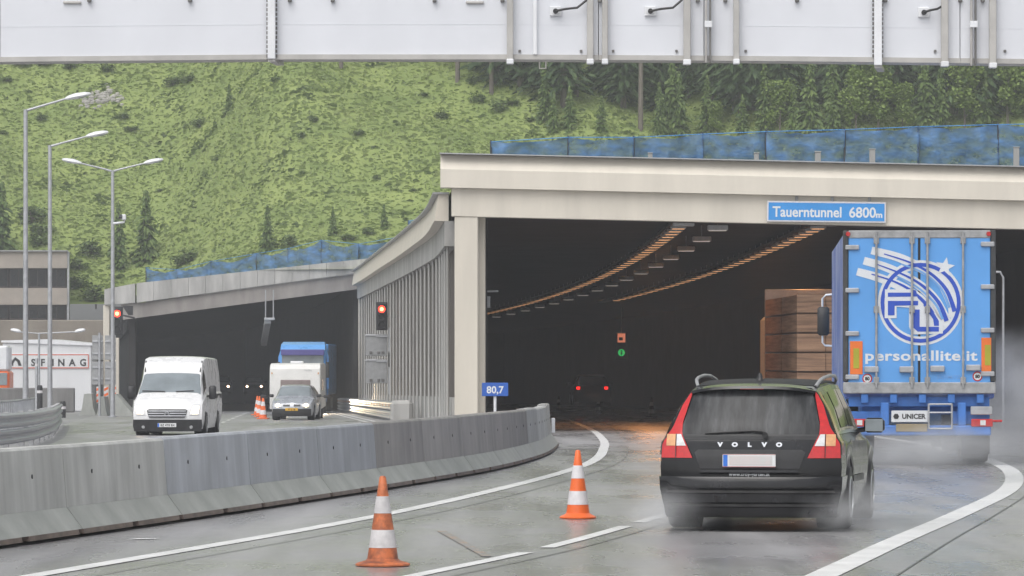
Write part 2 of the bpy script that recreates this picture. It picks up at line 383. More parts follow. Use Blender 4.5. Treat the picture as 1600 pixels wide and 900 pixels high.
MB().box(fin_c(424)+.6, fin_c(424)+24.5, 424.1, 424.5, g(424)-.2, zc(424)+.4).build('tunnel_end', M['soot'], t, origin=O)
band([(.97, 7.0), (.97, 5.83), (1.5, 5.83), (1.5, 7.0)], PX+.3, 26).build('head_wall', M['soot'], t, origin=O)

# ---------------------------------------------------------------- curved gallery wall with fins, between the two tunnels
M['brown_panel'] = mat('dark_brown_panel', (.12, .10, .09), .75, var=.3, scale=1.5, stretch=(1, 1, .2))  # panel behind the fins, darker and browner than they are
M['fin'] = mat('pale_grey_fin', (.50, .50, .48), .5, metal=.1, var=.1, scale=2, stretch=(1, 1, .2))
t = thing('gallery_wall', 'curved gallery wall of grey vertical fins between the two tunnel mouths', 'gallery wall', (-2, 132, g(132)))
O = Vector((-2, 132, g(132)))
def swept(prof, y0, y1, n=40):
    return MB().loft([[(fin_c(y)+a, y, z) for a, z in prof] for y in [lerp(y0, y1, (i/n)**1.3) for i in range(n+1)]])
swept([(-.32, 5.72), (.1, 5.72), (.1, 6.5), (-.2, 6.5)], 131.2, 250.5).build('parapet', M['offwhite'], t, smooth=30, origin=O)
swept([(-.36, 6.503), (.12, 6.503), (.12, 6.56), (-.36, 6.56)], 131.1, 250.6).build('coping', M['steel_grey'], t, smooth=30, origin=O)
swept([(-.02, 4.98), (.5, 4.98), (.5, 5.717), (-.02, 5.717)], 131.2, 250.5).build('beam', M['concrete'], t, smooth=30, origin=O)
b = MB(); rows = []
for i in range(41):
    y = lerp(131.6, 250, i/40); rows.append([(fin_c(y)+.32, y, g(y)-.1), (fin_c(y)+.32, y, 4.977), (fin_c(y)+.5, y, 4.977), (fin_c(y)+.5, y, g(y)-.1)])
b.loft(rows).build('back_panel', M['brown_panel'], t, smooth=30, origin=O)
b = MB(); rows = []
for i in range(41):
    y = lerp(131.6, 250, i/40); rows.append([(fin_c(y)+.2, y, g(y)-.1), (fin_c(y)+.2, y, g(y)+1.0), (fin_c(y)+.318, y, g(y)+1.0), (fin_c(y)+.318, y, g(y)-.1)])
b.loft(rows).build('plinth', M['concrete'], t, smooth=30, origin=O)
y = 131.75; k = 0
while y < 249:
    dx = fin_c(y+.5)-fin_c(y-.5)
    b = MB(); x = fin_c(y)
    b.bbox(x+.04, x+.12, y-.2, y+.2, g(y)-.1, 4.974, .02)
    b.build('fin', M['fin'] if k % 5 else M['concrete'], t, origin=O); y += 3.9; k += 1
p = at(564, 460, 249.6)
MB().bbox(p.x-.14, p.x+.14, 249.4, 249.9, g(250), p.z+.1, .02).build('end_post', M['offwhite'], t, origin=O)

# ---------------------------------------------------------------- left tunnel portal
t = thing('tunnel_portal', 'older grey concrete portal of the left tunnel with a sloping parapet', 'tunnel portal', (-15, 255, g(255)))
O = Vector((-15, 255, g(255)))
dl = lambda x: lerp(264, 250.6, (x-163)/(600-163))
def pband(top, bot, y0, y1, x0=None, x1=None):
    xs_ = sorted({x0 or top[0][0], x1 or top[-1][0]}|{a for a, _ in top if (x0 or 0) < a < (x1 or 9999)}); secs = []
    for x in xs_:
        d = dl(x); a, c = at(x, pl(top, x), d), at(x, pl(bot, x), d)
        secs.append([(a.x, d+y0, a.z), (a.x, d+y1, a.z), (c.x, d+y1, c.z), (c.x, d+y0, c.z)])
    return MB().loft(secs)
ptop, pbot = [(163, 452), (213, 442.5), (560, 405.5), (604, 400.5)], [(163, 476), (213, 473), (560, 426), (604, 420)]
pband(ptop, pbot, 0, .55, 163, 211).build('parapet', M['concrete'], t, origin=O)
xx = 213.5
while xx < 604:
    pband(ptop, pbot, -.03, .5, xx, min(604, xx+26.6)).build('parapet_panel', M['concrete'], t, origin=O); xx += 27
M['beam_brown'] = mat('brownish_concrete', (.27, .25, .235), .7, var=.18, scale=.9, stretch=(1, 1, .4), bump=.1)
pband([(188, 475.5), (213, 473.6), (560, 427), (604, 421)], [(188, 500), (567, 450.5), (604, 446)], .3, .9, 188, 604).build('beam', M['beam_brown'], t, origin=O)
p, q = at(161, 0, 264), at(171, 0, 264)
MB().bbox(p.x, q.x, 264.1, 264.8, g(264), at(0, 477, 264).z, .03).build('column', M['offwhite'], t, origin=O)
p, q = at(180, 528, 262), at(186, 528, 262)
MB().bbox(p.x, q.x, 261.9, 262.3, g(262), p.z, .02).build('end_post', M['offwhite'], t, origin=O)
lw = lambda y: -22.6-.075*(y-264)-.00012*(y-264)**2
zl = lambda y: 5.6-.0078*(y-250)
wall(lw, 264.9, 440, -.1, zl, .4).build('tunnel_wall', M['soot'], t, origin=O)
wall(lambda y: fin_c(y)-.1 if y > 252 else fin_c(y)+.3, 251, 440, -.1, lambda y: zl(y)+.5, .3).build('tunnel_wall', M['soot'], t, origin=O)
b = MB(); rows = []
for i in range(31):
    a, c = lerp(265, 440, i/30), lerp(252, 440, i/30); x0, x1 = lw(a)-.3, fin_c(c)+.3
    z = lambda x, y: lerp(4.1 if i == 0 else 4.3, 5.85, (x-x0)/(x1-x0))-.0078*(y-255)
    rows.append([(x0, a, z(x0, a)), (x1, c, z(x1, c)), (x1, c, z(x1, c)+.35), (x0, a, z(x0, a)+.35)])
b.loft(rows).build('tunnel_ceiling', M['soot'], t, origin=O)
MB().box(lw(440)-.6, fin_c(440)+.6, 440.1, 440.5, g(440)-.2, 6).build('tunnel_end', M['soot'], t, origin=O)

# ---------------------------------------------------------------- blue netting
def net_mat():
    m = bpy.data.materials.new('blue_netting'); m.use_nodes = True; N, L = nt(m); b = N['Principled BSDF']
    b.inputs['Roughness'].default_value = .5
    tc = N.new('ShaderNodeTexCoord'); mp = N.new('ShaderNodeMapping'); mp.inputs['Rotation'].default_value = (0, .6, 0); mp.inputs['Scale'].default_value = (1.3, 1, 2.6)
    L.new(tc.outputs['Object'], mp.inputs[0]); no = N.new('ShaderNodeTexNoise'); no.inputs['Scale'].default_value = 1.3; no.inputs['Detail'].default_value = 5
    L.new(mp.outputs[0], no.inputs['Vector']); cr = N.new('ShaderNodeValToRGB'); e = cr.color_ramp.elements
    e[0].position, e[1].position = .35, .7; e[0].color = (.04, .11, .22, 1); e[1].color = (.09, .23, .48, 1); L.new(no.outputs['Fac'], cr.inputs[0]); L.new(cr.outputs[0], b.inputs['Base Color'])
    mr = N.new('ShaderNodeMapRange'); mr.inputs['From Min'].default_value = .35; mr.inputs['From Max'].default_value = .65; mr.inputs['To Min'].default_value = .62; mr.inputs['To Max'].default_value = .94
    L.new(no.outputs['Fac'], mr.inputs['Value']); L.new(mr.outputs[0], b.inputs['Alpha']); wv = N.new('ShaderNodeBump'); wv.inputs['Strength'].default_value = .3; wv.inputs['Distance'].default_value = .25; L.new(no.outputs['Fac'], wv.inputs['Height']); L.new(wv.outputs[0], b.inputs['Normal'])
    return m
M['net'] = net_mat()
M['net_dark'] = mat('net_post', (.05, .055, .06), .6, var=.2)
def netting(label, px, dfun, zb, sag=.12, seed=1, dense=10):
    r = random.Random(seed)
    p0 = at(px[0][0], px[0][1], dfun(px[0][0])); O = Vector((p0.x, p0.y, zb(p0.x)))
    t = thing('safety_net', label, 'safety net', O)
    pts = [at(x, y, dfun(x)) for x, y in px]
    for i, (a, c) in enumerate(zip(pts, pts[1:])):
        rows = []
        for k in range(dense+1):
            u = k/dense; q = a.lerp(c, u); top = q.z-sag*4*u*(1-u)*r.uniform(.7, 1.2); bot = zb(q.x); col = []
            for j in range(6):
                v = j/5; w = (.16*math.sin(u*11+i*2+v*4)+.10*math.sin(u*23+i*5-v*7))*math.sin(v*2.9)+.07*r.uniform(-1, 1)*(0 < v < 1)
                col.append((q.x, q.y+w, lerp(bot, top, v)))
            rows.append(col)
        MB().grid(rows).build('net_panel', M['net'], t, smooth=60, origin=O)
    for a in pts:
        MB().tube([(a.x, a.y+.05, zb(a.x)-.1), (a.x, a.y+.05, a.z+.04)], .03, 6).build('net_post', M['net_dark'], t, origin=O)
    b = MB(); b.tube([(a.x, a.y+.02, a.z-.01) for a in pts], .012, 5); b.build('top_rope', M['signblue'], t, origin=O)
netting('long blue safety net on posts along the roof of the cream portal', [(767, 221), (888, 214), (990, 214), (1098, 209), (1197, 205), (1320, 202), (1435, 197.5), (1560, 194), (1690, 192)], lambda x: 133.2, lambda x: 6.9+sl(x), .1, 2)
netting('sagging blue safety net along the grey parapet of the left tunnel', [(228, 418), (277, 421), (330, 408), (400, 396), (450, 388), (502, 375), (560, 381), (628, 369)], lambda x: dl(min(x, 600))+1.2, lambda x: hill(x, 256)-.2, .25, 5, 8)
netting('short scrap of blue net rising behind the curved gallery parapet', [(638, 345), (660, 341)], lambda x: 185.0, lambda x: 6.2, .1, 9, 4)
for i, (x, y, w, lab) in enumerate([(1016, 240, .13, 'first and shortest pale stub post behind the portal coping, under the netting'), (1182, 240, .14, 'pale stub post behind the portal coping above the left end of the tunnel name sign'),
                        (1278, 238, .17, 'pale stub post behind the portal coping above the middle of the tunnel name sign'), (1363, 234, .17, 'tall pale stub post behind the portal coping above the right end of the name sign'),
                        (1588, 231, .17, 'tallest pale stub post, behind the portal coping at the right picture edge')]):
    p = at(x, y, 131.8)
    b = MB().bbox(-w/2, w/2, -.06, .06, 0, p.z-(6.95+sl(p.x)), .015); b.bbox(-w/2-.015, w/2+.015, -.075, .075, p.z-(6.95+sl(p.x)), p.z-(6.95+sl(p.x))+.03, .01)
    o = b.build('stub_post', M['concrete']); o.location = (p.x, 131.8, 6.95+sl(p.x)); tag(o, lab, 'post', 'stub posts on the portal roof')

# ---------------------------------------------------------------- lamps under the tunnel ceiling
lamp_x = lambda y: 5.2-.00026*(y-130)**2
def ceiling_lamp(name, w, l, h, glass):
    t = thing(name, '', 'ceiling lamp')
    MB().bbox(-w/2, w/2, -l/2, l/2, 0, h, .02).build('housing', M['lamp_housing'], t)
    if glass: MB().box(-w*.38, w*.38, -l*.4, l*.4, -.012, -.002).build('lamp_glass', glass, t)
    MB().beam((0, 0, h), (0, 0, h+.5), .03, .03).build('hanger', M['steel_grey'], t)
    return t
protoL = ceiling_lamp('tunnel_lamp', .5, .24, .09, M['sodium'])
first = True
def place_lamps(proto, f, z, y0, y1, step, label, group):
    global first
    y = y0; i = 0
    while y < y1:
        o = proto if (i == 0 and not proto.get('label')) else copy_tree(proto)
        o.location = (f(y), y, z(y)); o['label'] = label; o['group'] = group
        y += step*(1+.01*i); i += 1
zs_ = lambda y: 5.72-.0078*(y-140)
place_lamps(protoL, lamp_x, zs_, 137, 330, 2.5, 'small orange lamp in the left strip under the right tunnel ceiling', 'lamps of the left ceiling strip')
place_lamps(protoL, lambda y: lamp_x(y)+4.35, zs_, 137, 250, 2.5, 'small orange lamp in the right strip under the right tunnel ceiling', 'lamps of the right ceiling strip')
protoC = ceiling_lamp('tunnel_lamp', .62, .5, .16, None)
MB().box(-.27, .27, -.22, .22, -.02, -.002).build('lamp_glass', M['unlit_lamp'], protoC)
place_lamps(protoC, lambda y: lamp_x(y)+1.15, lambda y: 5.62-.0078*(y-140), 138, 330, 10, 'unlit grey box lamp with a faint added glow, hanging between the two lit strips in the right tunnel', 'unlit box lamps with added glow in the right tunnel')
for dx, y1, lab in ((0, 330, 'long cable tray carrying the left strip of tunnel lamps'), (4.35, 262, 'long cable tray carrying the right strip of tunnel lamps')):
    b = MB(); b.loft([[(lamp_x(y)+dx-.28, y, zs_(y)+.1), (lamp_x(y)+dx+.28, y, zs_(y)+.1), (lamp_x(y)+dx+.28, y, zs_(y)+.2), (lamp_x(y)+dx-.28, y, zs_(y)+.2)] for y in [136+i*4 for i in range(int((y1-136)/4)+1)]])
    o = b.build('cable_tray', M['concrete_dark'], origin=(lamp_x(136)+dx, 136, 5.7)); tag(o, lab, 'cable tray')
    o = MB().bbox(-.32, .32, -.3, .3, -.12, .14, .02).build('tray_end_box', M['lamp_housing']); o.location = (lamp_x(136)+dx, 135.6, zs_(136)+.06)
    tag(o, 'grey junction box at the near end of the %s lamp strip in the right tunnel' % ('left' if dx == 0 else 'right'), 'junction box')
# hanging lane signs deep in the right tunnel
t = thing('lane_sign', 'small lit lane sign, red and white over a green arrow, deep in the right tunnel', 'lane sign', at(971, 540, 290))
s = 290/F
MB().bbox(-.4, .4, .02, .16, -.9, .85, .02).build('housing', M['dark_plastic'], t)
MB().box(-6*s, 6*s, -.02, .015, 5*s, 19*s).build('red_display', M['orange_on'], t)
MB().box(-4*s, 2*s, -.03, -.022, 8*s, 13*s).build('white_symbol', M['signwhite'], t)
MB().lathe([(5.5*s, 0), (5.5*s, .03)], (0, -.02, -11*s), 'y', 16).build('green_display', M['green_on'], t)
MB().prism([(-2*s, -11*s), (0, -15*s), (2*s, -11*s), (.7*s, -11*s), (.7*s, -7*s), (-.7*s, -7*s), (-.7*s, -11*s)], -.03, -.022).build('arrow', M['signwhite'], t)
MB().beam((0, .1, .8), (0, .1, 3.2), .06, .06).build('hanger', M['steel_grey'], t)
# bracket sign hanging in the left tunnel mouth
p = at(421, 497, 254)
t = thing('hanging_sign', 'grey sign hung edge-on from two rods under the left tunnel ceiling', 'hanging sign', p)
MB().beam((-.22, 0, 0), (-.22, 0, 1.6), .06, .06).build('rod', M['steel_grey'], t); MB().beam((.22, 0, 0), (.22, 0, 1.6), .06, .06).build('rod', M['steel_grey'], t)
MB().bbox(-.3, .3, -.1, .1, -.12, .02, .02).build('cross_bar', M['galv'], t)
MB().beam((-.1, .1, -.15), (-1.1, 14, -1.4), .35, .3).build('cable_duct', M['steel_grey'], t)
p = at(766, 455, 133)
t = thing('wall_bracket', 'small grey bracket with a box on the inner wall of the right tunnel', 'bracket', p)
MB().bbox(-.22, .24, 0, .1, -.03, .03, .01).build('arm', M['steel_grey'], t); MB().bbox(-.12, .0, 0, .12, -.5, -.15, .01).build('box', M['steel_grey'], t)

# the orange lamps really light the roadway under them
for x_, y_, l_ in ((lamp_x(155), 155, 30), (lamp_x(155)+4.35, 155, 30)):
    la = bpy.data.lights.new('sodium_light', 'AREA'); la.shape = 'RECTANGLE'; la.size = .4; la.size_y = l_; la.energy = SODIUM*l_; la.color = (1, .42, .14)
    lo = bpy.data.objects.new('sodium_light', la); C.objects.link(lo); lo.location = (x_, y_, 5.6-.0078*(y_-140)-.05); lo.rotation_euler = (math.radians(-.45), 0, math.atan(.00052*(y_-130)))
# ---------------------------------------------------------------- car bodies
class Shell:
    """x right, y forward from the tail, z up"""
    def __init__(s, st, yr, yf, Br, Bf, zb, arches, ground=.2):
        s.st, s.yr, s.yf, s.Br, s.Bf, s.zb, s.ar = st, yr, yf, Br, Bf, zb, arches
    def par(s, t):
        for a, b in zip(s.st, s.st[1:]):
            if t <= b[0]:
                u = (t-a[0])/(b[0]-a[0]) if b[0] > a[0] else 0; u = max(0, u)
                return [lerp(a[i], b[i], u) for i in range(1, 5)]
        return list(s.st[-1][1:])
    def prof(s, t, yb):
        w, zs, wr, zr = s.par(t); zb = s.zb
        for ya, r in s.ar:
            d = abs(yb-ya)
            if d < r: zb = max(zb, .30+math.sqrt(r*r-d*d)-.0)
        zb = min(zb, zs-.12)
        e = zs-zb
        return [(w*.93, zb), (w*.985, zb+.3*e), (w, zb+.62*e), (w*.985, zs-.035), (w*.945, zs+.015), (lerp(w*.945, wr, .5)+.012, lerp(zs+.015, zr-.06, .54)),
                (wr, zr-.065), (wr*.9, zr-.022), (wr*.5, zr-.005), (0, zr)]
    def k(s, pr, k):
        i = min(8, int(k)); u = k-i; return lerp(pr[i][0], pr[i+1][0], u), lerp(pr[i][1], pr[i+1][1], u)
    def pt(s, t, k, off=0, side=1):
        yb = lerp(pl(s.yr, .35), pl(s.yf, .35), t); pr = s.prof(t, yb); x, z = s.k(pr, k)
        z0 = s.k(s.prof(0, pl(s.yr, .35)), k)[1]; z1 = s.k(s.prof(1, pl(s.yf, .35)), k)[1]
        y = lerp(pl(s.yr, z0), pl(s.yf, z1), t)
        if off:
            a = Vector(s.pt(t+.01, k)) - Vector(s.pt(t-.01, k)); b = Vector(s.pt(t, k+.05))-Vector(s.pt(t, k-.05))
            n = a.cross(b).normalized()
            if n.x < 0 and k < 6.5 or (n.z < 0 and k >= 6.5): n = -n
            x += n.x*off; y += n.y*off; z += n.z*off
        return (x*side, y, z)
    def zmax(s, end): return s.prof(0 if end == 0 else 1, -9)[9][1]
    def edge(s, z, end=0):                        # half width of the end face at height z
        pr = s.prof(end, pl(s.yr if end == 0 else s.yf, .35))
        if z <= pr[0][1]: return pr[0][0]
        for (a, b), (c, d) in zip(pr, pr[1:]):
            if z <= d: return lerp(a, c, (z-b)/(d-b))
        return .01
    def cap(s, x, z, off=0, end=0):
        e = max(.3, s.edge(z, end)); u = min(1, abs(x)/e)
        if end == 0: return (x, pl(s.yr, z)-s.Br*(1-u**3)-off, z)
        return (x, pl(s.yf, z)+s.Bf*(1-u**3)+off, z)
    def body(s, nt_=72):
        ts = sorted({i/nt_ for i in range(nt_+1)}|{q[0] for q in s.st}); b = MB()
        for sd in (1, -1): b.grid([[s.pt(t, k, 0, sd) for k in range(10)] for t in ts])
        for end in (0, 1):
            pr = s.prof(end, pl(s.yr if end == 0 else s.yf, .35)); rows = []
            for x, z in pr: rows.append([s.cap(x*u, z, 0, end) for u in [i/6-1 for i in range(13)]])
            b.grid(rows)
        return b
    def rows(s, rws, off, end=0, nx=10, nz=8, b=None):   # patch on an end face: (z, xl, xr)
        b = b or MB(); L_ = [(r[0], r[1]) for r in rws]; R_ = [(r[0], r[2]) for r in rws]
        zs = sorted({lerp(rws[0][0], rws[-1][0], i/nz) for i in range(nz+1)}|{r[0] for r in rws})
        return b.grid([[s.cap(lerp(pl(L_, z), pl(R_, z), i/nx), z, off, end) for i in range(nx+1)] for z in zs])
    def side(s, t0, t1, k0, k1, off, sd, n=8, m=5, b=None, lean0=0, lean1=0):
        b = b or MB()
        return b.grid([[s.pt(lerp(t0+lean0*j/m, t1+lean1*j/m, i/n), lerp(k0, k1, j/m), off, sd) for j in range(m+1)] for i in range(n+1)])
    def top(s, t0, t1, k0, off, n=8, b=None, kk=9.0):  # patch over the roof or windscreen, both sides
        b = b or MB(); ks = [lerp(k0, kk, j/6) for j in range(7)]
        return b.grid([[s.pt(lerp(t0, t1, i/n), k, off, -1) for k in ks]+[s.pt(lerp(t0, t1, i/n), k, off, 1) for k in ks[::-1][1:]] for i in range(n+1)])

def wheel(parent, x, y, r, w, rim_m, spokes=5, z=None):
    z = r if z is None else z; sd = 1 if x > 0 else -1
    o = MB().lathe([(r*.62, -w/2), (r*.93, -w/2), (r, -w*.36), (r, w*.36), (r*.93, w/2), (r*.62, w/2)], (0, 0, 0), 'x', 28).build('wheel', M['tyre'], parent, smooth=40)
    o.location = (x, y, z)
    b = MB().lathe([(r*.60, sd*w*.1), (r*.66, sd*(w/2+.004)), (r*.61, sd*(w/2+.012)), (r*.58, sd*w*.36)], (0, 0, 0), 'x', 28)
    for i in range(spokes):
        a = 2*math.pi*i/spokes+.3; c, s_ = math.cos(a), math.sin(a)
        b.beam((sd*w*.42, c*r*.08, s_*r*.08), (sd*w*.40, c*r*.6, s_*r*.6), r*.2, .03, (1, 0, 0))
    b.lathe([(r*.13, sd*w*.3), (r*.13, sd*w*.47)], (0, 0, 0), 'x', 12)
    b.build('rim', rim_m, o, smooth=40); return o

M['black_paint'] = mat('wet_black_paint', (.010, .010, .012), .2, coat=.4, var=.5, scale=3, rvar=.08, spec=.3)
M['film'] = mat('road_film_on_black', (.035, .034, .034), .42, var=.5, scale=2.5, rvar=.1)

# ---------------------------------------------------------------- black estate car in the foreground
S = Shell([(0, .925, .93, .65, 1.475), (.12, .93, .93, .66, 1.52), (.3, .93, .93, .67, 1.54), (.5, .93, .92, .675, 1.535), (.60, .93, .915, .665, 1.49),
           (.745, .93, .90, .74, 1.01), (.77, .93, .89, .74, .975), (.9, .92, .84, .71, .91), (1, .84, .72, .66, .79)],
          [(.1, .14), (.3, .11), (.55, .10), (.75, .11), (.97, .15), (1.1, .21), (1.42, .42), (1.55, .52)],
          [(.1, 4.58), (.3, 4.68), (.6, 4.70), (.75, 4.62), (.9, 4.48)], .15, .15, .2, [(1.05, .40), (3.87, .40)])
d = 45.4
car = thing('estate_car', 'black estate car with tall red tail lights throwing up spray in the right lane', 'car', (2.41, d, g(d)), -.158)
S.body().build('body', M['black_paint'], car, smooth=32)
MB().box(-.72, .72, .25, 4.4, .2, .5).build('underbody', M['dark_plastic'], car)
b = S.rows([(.985, -.735, .735), (1.02, -.715, .715), (1.38, -.61, .61), (1.43, -.555, .555)], .006)
b.build('rear_window', mat('rain_streaked_glass', (.024, .025, .027), .22, col2=(.075, .078, .082), stretch=(3, 1, .18), scale=3.5, rvar=.08, spec=.22, ramp=(.38, .68)), car, smooth=60)
b = S.rows([(.93, -.76, .76), (.985, -.745, .745)], .004); b.rows = None
b.build('tailgate_strip', M['dark_plastic'], car, smooth=60)
M['roof_film'] = mat('droplet_covered_black_paint', (.030, .030, .031), .55, var=.3, scale=14, spec=.12)
S.top(.045, .585, 6.6, .004, 14).build('roof_panel', M['roof_film'], car, smooth=60)
# spoiler over the rear window
b = MB(); rows = []
for i in range(17):
    u = i/8-1; x = u*.635; zt = 1.485-.05*abs(u)**3; yy = pl(S.yr, 1.45)-S.Br*(1-abs(u)**3)
    rows.append([(x, yy+.20, zt+.012), (x, yy-.085, zt-.012), (x, yy-.10, zt-.04), (x, yy+.05, zt-.055)])
b.loft(rows).build('roof_spoiler', M['black_paint'], car, smooth=45)
b = MB(); b.box(-.12, .12, .0, .01, 0, .012); o = b.build('brake_light', M['red_lens'], car); o.location = (0, pl(S.yr, 1.45)-S.Br-.095, 1.44)
for sd in (1, -1):
    inn = [(.745, .585), (.99, .70), (1.10, .70), (1.42, .622)]; out = [(.745, .915), (.95, .905), (.99, .845), (1.06, .80), (1.42, .668)]
    def lamp(z0, z1, xa, xb, off, mt, name, par, nz=10):
        zs = [lerp(z0, z1, i/nz) for i in range(nz+1)]
        b = MB().grid([[S.cap(sd*lerp(xa(z), xb(z), j/6), z, off) for j in range(7)] for z in zs]); return b
    A, B_ = (lambda z: pl(inn, z)), (lambda z: min(pl(out, z), S.edge(z)-.006))
    b = lamp(.745, 1.42, A, B_, .012, None, '', car, 20)
    b.grid([[S.pt(.0+.05*j/3*(1 if q < .55 else max(.25, 1-(q-.55)*1.2)), lerp(3.02 if 0 else 2.5, 5.95, q), .012, sd) for j in range(4)] for q in [i/12 for i in range(13)]])
    lo = b.build('tail_light', M['red_lens'], car, smooth=60)
    
    lamp(.868, .985, lambda z: A(z)+.012, lambda z: .755, .018, None, '', lo).build('reversing_light', M['clear_lens'], lo, smooth=60)
    lamp(.868, .985, lambda z: .767, lambda z: .862, .018, None, '', lo).build('indicator', M['amber_lens'], lo, smooth=60)
    lamp(.75, .99, lambda z: .757, lambda z: .765, .019, None, '', lo).build('lens_seam', M['dark_plastic'], lo, smooth=60)
# tailgate recess, plate
b = S.rows([(.60, -.44, .44), (.63, -.50, .50), (.80, -.565, .565), (.83, -.53, .53)], .004); b.build('plate_recess', M['dark_plastic'], car, smooth=60)
b = MB(); rows = []
for i in range(13):
    x = lerp(-.50, .50, i/12); p = S.cap(x, .61, 0); rows.append([(x, p[1]+.01, .645), (x, p[1]-.035, .625), (x, p[1]-.04, .60), (x, p[1]+.01, .575)])
b.loft(rows).build('recess_lip', M['black_paint'], car, smooth=50)
yp = S.cap(0, .7)[1]-.022
pl_ = MB().bbox(-.27, .27, yp-.014, yp, .655, .785, .006).build('number_plate', M['plate_white'], car)
MB().box(-.262, -.218, yp-.0175, yp-.0145, .662, .778).build('country_strip', M['plate_blue'], pl_)
M['plate_blur'] = mat('plate_field', (.60, .60, .59), .45, col2=(.66, .58, .57), scale=6)
MB().box(-.2, .235, yp-.017, yp-.0145, .675, .765).build('plate_field', M['plate_blur'], pl_)
b = MB()
for zz in (.657, .780): b.box(-.268, .268, yp-.0165, yp-.0142, zz, zz+.003)
b.build('plate_edge', M['red_lens'], pl_)
def on_tail(z0, off):
    return lambda x, y: S.cap(x, z0+y, off)
b = MB()
for i, ch in enumerate('VOLVO'):
    cx = (-.30, -.15, 0, .15, .30)[i]
    b.text(ch, .058, lambda x, y, cx=cx: S.cap(x*1.25+cx, .862+y, .014), bold=.004)
b.build('lettering', M['chrome'], car)
MB().text('www.troy-garten.at', .052, on_tail(.565, .008), bold=.001).build('web_address', M['signwhite'], car)
# wiper
b = MB(); b.tube([S.cap(.16, .985, .03), S.cap(.13, 1.015, .035), S.cap(.02, 1.02, .03), S.cap(-.34, 1.0, .022), S.cap(-.46, .993, .016)], .016, 6, .007); b.lathe([(.03, -.05), (.025, .0)], S.cap(.16, .98, .02), 'y', 10)
b.build('rear_wiper', M['black'], car, smooth=50)
# bumper: lofted profile round the tail
prof = [(.56, .0), (.555, .045), (.535, .06), (.44, .064), (.425, .04), (.39, .04), (.38, .062), (.30, .066), (.285, .045), (.25, .045), (.24, .058), (.17, .045), (.14, .0)]
b = MB(); rows = []
for z, off in prof:
    row = [(-(S.edge(z)+.012*(off > 0)), pl(S.yr, z)+.62*(1 if z > .3 else .9), z)]
    for i in range(25):
        u = i/12-1; e = S.edge(z)+.015*(off > .02); row.append((u*e, pl(S.yr, z)-S.Br*(1-abs(u)**3)-off*(1-.55*abs(u)**6), z))
    row.append((S.edge(z)+.012*(off > 0), pl(S.yr, z)+.62*(1 if z > .3 else .9), z)); rows.append(row)
b.grid(rows).build('bumper', [M['black_paint']], car, smooth=40)
b = MB()
for zz in (.405, .268): b.grid([[S.cap(lerp(-.86, .86, i/16), zz+q, .052) for i in range(17)] for q in (-.012, .012)])
b.build('bumper_groove', M['film'], car)
for sd in (1, -1):
    S.side(.03, .135, 4.35, 5.75, .006, sd, lean0=.02).build('side_window', M['glass_dark'], car, smooth=60)
    S.side(.16, .36, 4.35, 5.8, .006, sd).build('side_window', M['glass_dark'], car, smooth=60)
    S.side(.375, .55, 4.35, 5.8, .006, sd, lean1=.0).build('side_window', M['glass_dark'], car, smooth=60)
    S.side(.03, .66, 4.12, 4.24, .010, sd, 20, 1).build('window_trim', M['chrome'], car, smooth=60)
    S.side(.26, .60, 1.2, 1.5, .012, sd, 12, 2).build('side_moulding', M['film'], car, smooth=60)
    b = MB(); b.bbox(-.11, .11, -.06, .07, -.075, .085, .035); o = b.build('door_mirror', M['black_paint'], car, smooth=60); o.location = (sd*1.03, 3.0, 1.03)
    MB().bbox(-.095, .095, -.068, -.058, -.062, .070, .004).build('mirror_glass', M['glass_light'], o)
    MB().beam((-.1*sd, .02, -.04), (-.22*sd, .06, -.06), .06, .05).build('mirror_arm', M['black_paint'], o)
    b = MB(); rp = [S.pt(t_, 6.75, dz, sd) for t_, dz in ((.06, .0), (.075, .035), (.10, .062), (.16, .075), (.3, .08), (.45, .075), (.53, .05), (.56, .0))]
    b.tube(rp, .018, 8); b.build('roof_rail', M['steel_grey'], car, smooth=50)
    for y_ in (1.05, 3.87):
        MB().lathe([(.37, -.14), (.37, .12)], (sd*.74, y_, .37), 'x', 24).build('wheel_well', M['black'], car)
        wheel(car, sd*.825, y_, .325, .225, M['alloy'])
MB().lathe([(.045, 0), (.03, .03), (.015, .075), (.008, .08)], (0, 1.0, 1.525), 'z', 10).build('aerial', M['dark_plastic'], car)
S.top(.615, .735, 6.3, .006).build('windscreen', M['glass_dark'], car, smooth=60)
for x_ in (-.5,): MB().tube([(x_, .05, .19), (x_, .5, .2)], .035, 10).build('exhaust_pipe', M['chrome'], car, smooth=60)

# ---------------------------------------------------------------- blue curtain trailer and tractor
M['trblue'] = mat('sky_blue_trailer_paint', (.13, .385, .82), .38, var=.06, scale=.9, rvar=.06)
M['chblue'] = mat('chassis_blue', (.06, .20, .58), .45, var=.15, scale=3)
M['curtain'] = mat('blue_side_curtain', (.10, .17, .50), .5, col2=(.34, .40, .62), scale=.9, stretch=(1, .5, .6), ramp=(.45, .6))
M['frame_grey'] = mat('door_frame_steel', (.40, .405, .41), .45, metal=.3, var=.18, scale=7)
M['frame_dark'] = mat('dark_door_frame', (.06, .062, .065), .5, var=.2, scale=7)
M['lweight'] = mat('logo_white', (.76, .79, .83), .4, var=.03); M['lblue'] = mat('logo_blue', (.035, .10, .55), .4, var=.05)
M['lpale'] = mat('logo_pale_blue', (.20, .42, .80), .4, var=.05)
M['yellow_strip'] = mat('yellow_marker_strip', (.75, .45, .04), .4, var=.06); M['marker_orange'] = mat('marker_orange', (.85, .20, .04), .4, var=.06); M['marker_yellow'] = mat('marker_ochre', (.42, .40, .04), .4, var=.1)
d = 75.0; PXM = F/d
lorry = thing('articulated_lorry', 'blue articulated lorry with a white winged logo on its rear doors', 'lorry', (6.84, d, g(d)), -.056)
LZ = (725-0)/PXM
